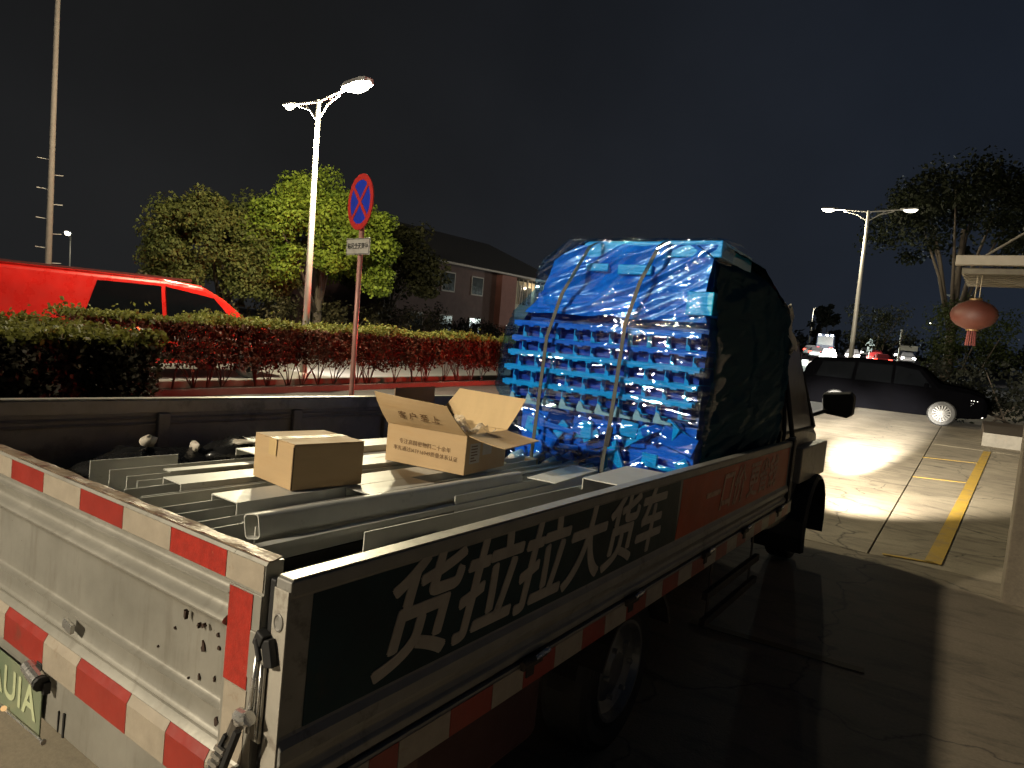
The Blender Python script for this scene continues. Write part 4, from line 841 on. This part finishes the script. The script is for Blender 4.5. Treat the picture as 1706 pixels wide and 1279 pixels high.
# ================================================================ HOUSE across the road
hs = empty('two_storey_house', 'two storey house with dark hipped roof and white railed balcony', 'house', (-28, 38, 0))
wallr = M('reddish_render', (.085, .045, .040), .85, 0, .25, 1.5, bmp=.3); roofm = M('dark_tiles', (.022, .018, .018), .7, 0, .3, 6, bmp=.5, bscale=20); trimm = M('pale_eave', (.30, .26, .23), .7); balm = M('cream_render', (.42, .37, .29), .8, dirt=(.25, .2, .15))
winm = M('dark_window', (.03, .032, .03), .15, 0, .3, 3, bmp=0)
g = MB(); g.span((-9, -10, 0), (0, .6, 5.45)); g.build('wall', wallr, hs)
g = MB(); g.span((-9, .61, 0), (-.9, 9.0, 5.3)); g.build('rear_wall', M('warm_inner_wall', (.32, .27, .19), .8), hs)
g = MB(); g.span((-.05, .605, 0), (.5, 2.4, 5.35)); g.build('stair_bay', M('red_render', (.17, .065, .05), .85, 0, .2, 2), hs)
g = MB(); g.add([(.7, -10.6, 5.45), (.7, 9.6, 5.45), (-9.6, 9.6, 5.45), (-9.6, -10.6, 5.45), (-4.4, -6.3, 8.1), (-4.4, 5.2, 8.1)], [(0, 1, 5, 4), (1, 2, 5), (2, 3, 4, 5), (3, 0, 4), (3, 2, 1, 0)]); g.build('roof', roofm, hs)
g = MB(); g.span((.55, -10.6, 5.38), (.72, 9.6, 5.50)); g.build('eave', trimm, hs)
g = MB(); g.span((-.9, 2.41, 2.55), (.25, 9.0, 3.45)); g.span((.15, 2.41, 3.45), (.26, 9.0, 3.50)); g.build('balcony', balm, hs, bevel=.02)
for k in range(12):
    g = MB(); y = 2.5 + k * .58; g.tube([(.2, y, 3.5), (.2, y, 5.3)], .035 if k % 3 else .07, 6); g.build('balcony_post', trimm, hs)
for y in (-8, -5.2, -2.2):
    for z in (1.0, 3.7):
        g = MB(); g.span((.002, y, z), (.05, y + 1.3, z + 1.25)); wf = g.build('window', trimm, hs); g = MB(); g.span((.051, y + .08, z + .08), (.056, y + 1.22, z + 1.17)); g.build('pane', winm, wf)
for y in (2.8, 4.9, 7.0):
    g = MB(); g.span((-.898, y, 3.5), (-.85, y + 1.6, 5.0)); wf = g.build('window', trimm, hs); g = MB(); g.span((-.849, y + .08, 3.55), (-.842, y + 1.52, 4.9)); g.build('pane', winm, wf)
g = MB(); g.tube([(-.3, 6.4, 5.12), (-.3, 6.4, 5.02)], .13, 10); g.build('ceiling_lamp', EM('house_lamp_glow', (1, .85, .6), 30), hs)
light('lamp_light', 'POINT', (-.3, 6.4, 4.9), 55, (1, .8, .5), hs, .1)

# ================================================================ VEHICLES
def vehicle(name, label, cat, loc, rz, Lc, Wc, st_, paint, glass, wheels, wr=.33, win=None, group=None, spokes=0, tail=None, head=None, tail_e=None, head_e=None, boost=1):
    "st_: list of (y, z_bottom, z_belt, z_roof, half width at belt, half width at roof)"
    root = empty(name, label, cat, loc, rz, group)
    g = MB(); g.loft([[(wb * .96, y, z0), (wb, y, (z0 + z1) * .5), (wb * .985, y, z1), (wr_, y, z2 - .06), (wr_ - .10, y, z2), (-wr_ + .10, y, z2), (-wr_, y, z2 - .06), (-wb * .985, y, z1), (-wb, y, (z0 + z1) * .5), (-wb * .96, y, z0)] for y, z0, z1, z2, wb, wr_ in st_])
    body = g.build('body', paint, root, bevel=.05, smooth=False)
    def side_at(y, f):
        for a, b in zip(st_, st_[1:]):
            if a[0] <= y <= b[0]:
                k = (y - a[0]) / (b[0] - a[0]); q = [p + (r - p) * k for p, r in zip(a, b)]; x = q[4] * .985 + (q[5] - q[4] * .985) * f
                return x + .006, q[2] + (q[3] - .06 - q[2]) * f
        return None
    for s in (1, -1):
        for (ya, yb_, yc, yd) in (win or []):     # bottom-left, bottom-right, top-right, top-left
            p = [side_at(ya, .06), side_at(yb_, .06), side_at(yc, .88), side_at(yd, .88)]
            g = MB(); g.add([(s * p[0][0], ya, p[0][1]), (s * p[1][0], yb_, p[1][1]), (s * p[2][0], yc, p[2][1]), (s * p[3][0], yd, p[3][1])], [(0, 1, 2, 3)]); g.build('side_window', glass, root, solid=.012)
    for wy in wheels:
        for s in (1, -1):
            xo = s * (max(q[4] for q in st_) + .01)
            g = MB(); pr = [(0, wr * .66), (0, wr * .9), (-.03, wr), (-.18, wr), (-.21, wr * .9), (-.21, wr * .6)]
            g.loft([[(xo + s * p[0], wy + p[1] * math.cos(a), wr + p[1] * math.sin(a)) for p in pr] for a in np.linspace(0, 2 * math.pi, 29)], cap=False); wh = g.build('wheel', blk, root)
            g = MB(); rr2 = wr * .66; g.loft([[(xo + s * p[0], wy + p[1] * math.cos(a), wr + p[1] * math.sin(a)) for p in ((-.004, rr2), (.004, rr2 * .98), (.002, rr2 * .91), (-.06, rr2 * .88), (-.07, rr2 * .9))] for a in np.linspace(0, 2 * math.pi, 33)], cap=False)
            ns = spokes or 5
            for k in range(ns):
                a = k * 2 * math.pi / ns; ca, sa = math.cos(a), math.sin(a); m_ = Matrix.Rotation(a, 3, 'X'); hw = .09 * rr2 if spokes else .2 * rr2
                vv = [m_ @ Vector((s * 0, rr2 * .2, -hw * .55)), m_ @ Vector((0, rr2 * .93, -hw)), m_ @ Vector((0, rr2 * .93, hw)), m_ @ Vector((0, rr2 * .2, hw * .55))]
                q0 = [Vector((xo + s * .0, wy, wr)) + p for p in vv]; q1 = [p + Vector((-s * .02, 0, 0)) for p in q0]; g.add(q0 + q1, [(0, 1, 2, 3), (4, 5, 6, 7), (0, 1, 5, 4), (1, 2, 6, 5), (2, 3, 7, 6), (3, 0, 4, 7)])
            g.tube([(xo + s * .006, wy, wr), (xo - s * .03, wy, wr)], rr2 * .23, 12)
            g.build('rim', M('alloy_rim', (.035, .033, .03), .4, .1, .1, 6, bmp=0), wh)
            g = MB(); g.tube([(xo - s * .06, wy, wr), (xo - s * .08, wy, wr)], rr2 * .9, 20); g.build('wheel_well', blk, wh)
    for nm, pts, mt in (('tail_light', tail, tail_e), ('headlight', head, head_e)):
        for (x, y, z, dx, dy, dz) in (pts or []):
            for s in (1, -1):
                g = MB(); g.span((s * x, y, z), (s * (x - dx), y + dy, z + dz)); g.build(nm, mt, root, bevel=.01)
    return root
blackcar = M('black_car_paint', (.0012, .0012, .0016), .35, 0, .2, 3, bmp=0, spec=0); cglass = M('car_glass', (.003, .0035, .0045), .2, 0, .2, 3, bmp=0, spec=.08)
SUV = [(-2.45, .35, .85, 1.05, .74, .62), (-2.35, .28, 1.0, 1.35, .86, .68), (-2.1, .26, 1.05, 1.64, .91, .70), (-.9, .24, 1.04, 1.73, .94, .72), (.3, .24, 1.04, 1.72, .94, .72), (.8, .24, 1.04, 1.60, .94, .72), (1.30, .25, 1.04, 1.18, .94, .80), (2.0, .28, 1.00, 1.08, .91, .78), (2.35, .32, .88, .98, .84, .70), (2.46, .36, .70, .76, .76, .62)]
SUVW = [(-2.0, -1.0, -.95, -1.85), (-.90, .05, .05, -.86), (.13, 1.1, .72, .13)]
bc = vehicle('parked_car', 'black car parked across the bay with bright spoked alloy wheel', 'car', (-2.05, 23.65, 0), R(-90), 4.9, 1.9, SUV, blackcar, cglass, (-1.37, 1.40), .36, SUVW, spokes=16, head=[(.80, 2.05, .72, .16, .28, .13)], head_e=M('headlight_lens', (.35, .37, .4), .08, .3, .2, 4, bmp=0))
g = MB()
for x, y, z in ((.86, 2.06, .80), (.85, 2.12, .80), (.83, 2.2, .79), (.86, 2.05, .72), (.85, 2.10, .72), (.86, 2.06, .67), (.85, 2.1, .67)): g.tube([(x + .02, y, z), (x + .035, y, z)], .012, 6)
g.build('headlight_element', EM('side_light_glow', (1, .95, .85), 3), bc)

for yy in (-.95, .09, 1.18):
    g = MB(); g.span((.925, yy, .36), (.9445, yy + .012, 1.02)); g.build('door_seam', M('seam_black', (.0015, .0015, .0015), .9, spec=0), bc)
for yy in (-.80, .24):
    g = MB(); g.span((.935, yy, .90), (.96, yy + .2, .93)); g.build('door_handle', blackcar, bc, bevel=.006)
g = MB(); g.box((.99, .95, 1.10), (.14, .1, .12)); g.build('wing_mirror', blackcar, bc, bevel=.02); g = MB(); g.box((.80, 2.3, .36), (.02, .14, .025)); g.build('bumper_trim', alu_b, bc)
# red van on the far lane
redp = M('red_van_paint', (.50, .010, .006), .28, 0, .25, 1.2, bmp=0, coat=.4)
VAN = [(-5.2, .4, 1.15, 1.95, .92, .80), (-5.0, .35, 1.2, 2.15, .98, .82), (-3, .35, 1.2, 2.2, 1.0, .84), (0, .35, 1.2, 2.2, 1.0, .84), (.9, .35, 1.2, 2.12, 1.0, .83), (1.5, .35, 1.18, 1.85, 1.0, .82), (2.2, .35, 1.15, 1.35, .98, .84), (2.9, .38, 1.02, 1.14, .95, .80), (3.35, .42, .85, .92, .82, .66)]
VW = [(-1.7, -.1, -.1, -1.4), (.0, 1.75, 1.15, .0)]
van = vehicle('red_van', 'bright red van driving past behind the hedge', 'van', (-15.6, 8.1, 0), 0, 6.5, 2, VAN, redp, cglass, (-3.9, 2.1), .34, VW, tail=[(1.0, -5.23, 1.0, .14, .1, .5)], tail_e=EM('brake_glow', (1, .03, .01), 9), head=[(.80, 3.22, .70, .28, .12, .16)], head_e=EM('headlight_glow', (1, .93, .8), 12))
seam = M('panel_seam', (.05, .004, .004), .6)
for yy in (-4.2, -1.85, -.05, 1.85):
    g = MB(); g.span((.985, yy, .5), (1.006, yy + .022, 1.24)); g.build('door_seam', seam, van)
for yy in (-1.6, .2):
    g = MB(); g.span((1.0, yy, 1.02), (1.035, yy + .2, 1.06)); g.build('door_handle', blk, van, bevel=.008)
g = MB(); g.span((.80, -5.0, 2.19), (.84, .6, 2.235)); g.build('roof_rail', M('van_trim_dark', (.05, .01, .01), .4), van)
g = MB(); g.box((1.14, 1.5, 1.32), (.16, .12, .22)); g.build('wing_mirror', blk, van, bevel=.03)
g = MB(); g.span((.99, -4.9, .48), (1.012, 2.9, .58)); g.build('lower_cladding', blk, van)
g = MB(); g.span((1.0, -.9, 1.06), (1.012, -.35, 1.12)); g.build('side_marker', EM('marker_glow', (1, .12, .04), 6), van)
g = MB(); g.span((1.0, -5.0, .86), (1.008, 3.0, .95)); g.build('side_trim', M('van_trim', (.5, .45, .45), .25, .5), van)
light('van_beam', 'SPOT', (-15.0, 11.7, .8), 900, (1, .93, .85), None, .1, aim=(-15.2, 24, 0), spot=75, blend=.6)
light('van_beam', 'SPOT', (-16.2, 11.7, .8), 900, (1, .93, .85), None, .1, aim=(-15.6, 24, 0), spot=75, blend=.6)
# unseen near-lane car added behind the load so its lamps redden the hedge
SED = [(-2.3, .35, .75, .82, .75, .6), (-2.15, .28, .92, 1.0, .84, .62), (-1.5, .25, .95, 1.12, .88, .60), (-.9, .24, .93, 1.43, .90, .60), (.2, .24, .92, 1.46, .90, .60), (.7, .24, .91, 1.30, .90, .62), (1.3, .26, .88, .98, .89, .70), (2.1, .3, .75, .82, .80, .66), (2.3, .36, .6, .64, .72, .6)]
SW = [(-1.3, -.4, -.4, -.9), (-.3, .9, .5, -.3)]
carp = [M('far_car_silver', (.3, .3, .31), .3, .4, .1, 3, bmp=0), M('far_car_white', (.6, .6, .6), .3, 0, .1, 3, bmp=0), M('far_car_dark', (.04, .04, .05), .3, 0, .1, 3, bmp=0), M('far_car_maroon', (.2, .02, .02), .3, 0, .1, 3, bmp=0)]
BR = EM('tail_glow', (1, .05, .03), 14); HL = EM('oncoming_glow', (1, .97, .9), 40)
TLp = [(.82, -2.24, .68, .34, .08, .24)]; HLp = [(.80, 2.18, .52, .34, .08, .24)]
nearc = vehicle('unseen_braking_car', 'unseen dark saloon added behind the blue load to redden the hedge', 'car', (-5.4, 19.3, 0), 0, 4.6, 1.8, SED, carp[2], cglass, (-1.35, 1.35), .32, SW, tail=TLp, tail_e=BR, head=HLp, head_e=HL)
for s in (-1, 1): light('added_brake_light', 'SPOT', (-5.4 + s * .7, 16.95, .85), 1700, (1, .03, .015), None, .12, aim=(-12.0, 10.6, .6), spot=104, blend=.5)  # red spots added at the unseen car's tail, aimed at the hedge
# traffic queued far down the road
far = [((-19.2, 102), 1, 0, 'head'), ((-16.6, 92), 0, 0, 'tail'), ((-13.2, 97), 1, 180, 'head'), ((-9.6, 88), 3, 0, 'tail'), ((-12.0, 110), 2, 0, 'tail'), ((-10.0, 122), 0, 180, 'head'), ((-8.1, 80), 3, 0, 'tail'), ((-20.5, 120), 2, 180, 'head'), ((-13.9, 84), 1, 180, 'head'), ((-11.0, 101), 3, 0, 'tail'), ((-15.2, 126), 0, 180, 'head'), ((-7.6, 104), 1, 180, 'head'), ((-17.4, 76), 0, 180, 'head')]
RZ = lambda y: max(0, min(1, (y - 48) / 75)) * 1.9
rg = MB(); rg.grid(lambda u, v: (-24 + 21 * u, 48 + 110 * v, -.005 + RZ(48 + 110 * v)), 1, 40); tag(rg.build('rising_road', asphalt), kind='structure')
flab = ['white car with headlights on at the left of the distant queue', 'silver car with red tail lights under the distant bus', 'white oncoming car glaring beside the lamp post foot', 'maroon car with tail lights right of the lamp post', 'dark car queued further back in the bright glare', 'silver oncoming car at the far end of the glare', 'maroon car closest in the distant queue above the black roof', 'dark oncoming car furthest left beyond the cab mirror', 'white oncoming car nearest the middle of the distant queue', 'maroon car braking just behind the brightest glare', 'pale oncoming car deepest in the distant queue', 'white oncoming car at the right end of the distant glare', 'silver oncoming car nearest the left end of the white railing']
protos = {}
for k, ((x, y), ci, rz, kd) in enumerate(far):
    vv = vehicle('distant_car', flab[k], 'car', (x, y, RZ(y)), R(rz + 8), 4.6, 1.8, SED, carp[ci], cglass, (-1.35, 1.35), .32, SW, group='cars queued far down the road', tail=TLp, tail_e=BR, head=HLp, head_e=HL)
light('queue_glow', 'POINT', (-11.5, 57, 2.2), 3000, (.85, 1, .92), None, .4)
light('queue_glow', 'POINT', (-12.2, 82, 2.6), 12000, (1, .9, .82), None, .4)
light('queue_glow', 'POINT', (-16.0, 70, 2.6), 4000, (.8, 1, .9), None, .4)
BUS = [(-5, .35, 1.3, 2.9, 1.15, 1.05), (-4.9, .3, 1.3, 3.05, 1.22, 1.1), (4.7, .3, 1.3, 3.05, 1.22, 1.1), (4.95, .35, 1.3, 2.9, 1.2, 1.05)]
bus = vehicle('distant_bus', 'pale blue bus with lit roof lamps above the distant cars', 'bus', (-19.0, 112, RZ(112)), R(8), 10, 2.5, BUS, M('bus_blue', (.16, .22, .36), .4), cglass, (-3, 3.2), .45, [(-4.6, -2, -2, -4.6), (-1.9, 1, 1, -1.9), (1.1, 4.4, 4.4, 1.1)], tail=[(1.0, -5.06, .9, .3, .06, .2)], tail_e=BR)
g = MB(); g.span((-1.0, -5.04, 1.45), (1.0, -5.01, 2.65)); g.build('rear_window', M('bus_glass', (.05, .08, .14), .2), bus)
for x in (-.95, .0, .65):
    g = MB(); g.span((x, -5.07, 2.78), (x + .3, -5.03, 2.92)); g.build('roof_lamp', HL, bus)
# white barrier and yellow marker in the far road
bar = empty('road_barrier', 'low white railing across the far road beyond the black car', 'barrier', (-11.5, 62, .4))
for k in range(13):
    g = MB(); g.span((-5.5 + k * .95, -.04, .3), (-5.5 + k * .95 + .5, .04, .75)); g.build('barrier_panel', M('barrier_white', (.8, .8, .8), .5), bar)
g = MB(); g.span((-5.6, -.03, .2), (6.6, .03, .28)); g.build('barrier_rail', road_w, bar)
g = MB(); g.loft([[(r * math.cos(a), r * math.sin(a), z) for a in np.linspace(0, 2 * math.pi, 12, endpoint=False)] for r, z in ((.45, 0), (.4, .5), (.3, 1.0))]); o = g.build('marker_drum', M('drum_yellow', (.8, .55, .03), .5), None); o.location = (-12.9, 61, .36); tag(o, 'yellow marker drum in front of the distant car queue', 'drum')
# small signs by the far road
sg2 = empty('direction_sign', 'small pale direction sign on a thin post beside the black car roof', 'road sign', (-3.9, 47, 0))
g = MB(); g.tube([(0, 0, 0), (0, 0, 3.6)], .05, 8); g.build('post', pole_m, sg2); g = MB(); g.span((.05, -.03, 2.35), (.95, .0, 2.65)); g.build('sign_board', M('sign_grey', (.4, .42, .42), .5), sg2)
sg3 = empty('warning_sign', 'little triangular sign on a post between the two distant lamps', 'road sign', (-7.0, 60, 0))
g = MB(); g.tube([(0, 0, 0), (0, 0, 2.7)], .04, 8); g.build('post', pole_m, sg3); g = MB(); g.prism([(-.35, 2.7), (.35, 2.7), (0, 3.35)], 1, -.05, -.02); g.build('sign_board', M('sign_grey', (.4, .42, .42), .5), sg3); g = MB(); g.span((-.18, -.05, 2.2), (.18, -.02, 2.62)); g.build('sign_board', M('sign_grey', (.4, .42, .42), .5), sg3)

# ================================================================ CANOPY, LANTERNS
cn = empty('entrance_canopy', 'slatted metal canopy held by a tie rod at the right edge', 'canopy', (-.24, 13.2, 3.2))
canm = M('canopy_metal', (.30, .27, .22), .5, .3, .15, 4)
g = MB(); g.span((-.22, -.15, .14), (4.0, -.03, .30)); g.build('fascia', canm, cn, bevel=.01)
for k in range(7):
    g = MB(); g.span((-.12 + k * .01, .02 + k * .32, .02 - .0 * k), (4.0, .20 + k * .32, .12)); g.build('slat', M('canopy_slat', (.17, .15, .11), .6), cn, bevel=.006)
g = MB(); g.tube([(.16, 0, .30), (1.6, .6, 1.5)], .018, 8); g.build('tie_rod', canm, cn)
g = MB(); g.span((2.6, -.4, -3.2), (4.0, 4, 2.4)); g.build('building_wall', plinth_m, cn)
lanm = M('lantern_red', (.075, .017, .009), .6, 0, .2, 5, bmp=.2)
def lantern(label, loc, r, body=True):
    root = empty('paper_lantern', label, 'lantern', loc, 0, None)
    g = MB(); n = 28; rings = []
    for k in range(9):
        b = -math.pi / 2 + math.pi * k / 8; rr_ = max(r * math.cos(b), r * .25); rings.append([(rr_ * (1 + .035 * (j % 2)) * math.cos(2 * math.pi * j / n), rr_ * (1 + .035 * (j % 2)) * math.sin(2 * math.pi * j / n), r * .72 * math.sin(b)) for j in range(n)])
    g.loft(rings); g.build('lantern_body', lanm, root, smooth=True)
    gold = M('gold_trim', (.16, .09, .03), .4, .4)
    for z in (r * .72, -r * .72):
        g = MB(); g.tube([(0, 0, z - .02), (0, 0, z + .03)], r * .27, 16); g.build('cap_ring', gold, root)
    g = MB(); g.tube([(-.02, 0, r * .72), (-.02, 0, 3.25 - loc[2])], .006, 5); g.tube([(.04, 0, r * .72), (.04, 0, 3.25 - loc[2])], .006, 5); g.build('hanging_cord', M('cord_pale', (.5, .42, .3), .7), root)
    g = MB()
    for k in range(12):
        a = k * math.pi / 6; g.tube([(r * .16 * math.cos(a), r * .16 * math.sin(a), -r * .74), (r * .2 * math.cos(a), r * .2 * math.sin(a), -r * 1.5)], .010, 4)
    g.build('tassel', M('tassel_red', (.09, .014, .01), .8), root); return root
lantern('dim red paper lantern hanging at the outer end of the canopy', (-.12, 13.4, 2.58), .33)
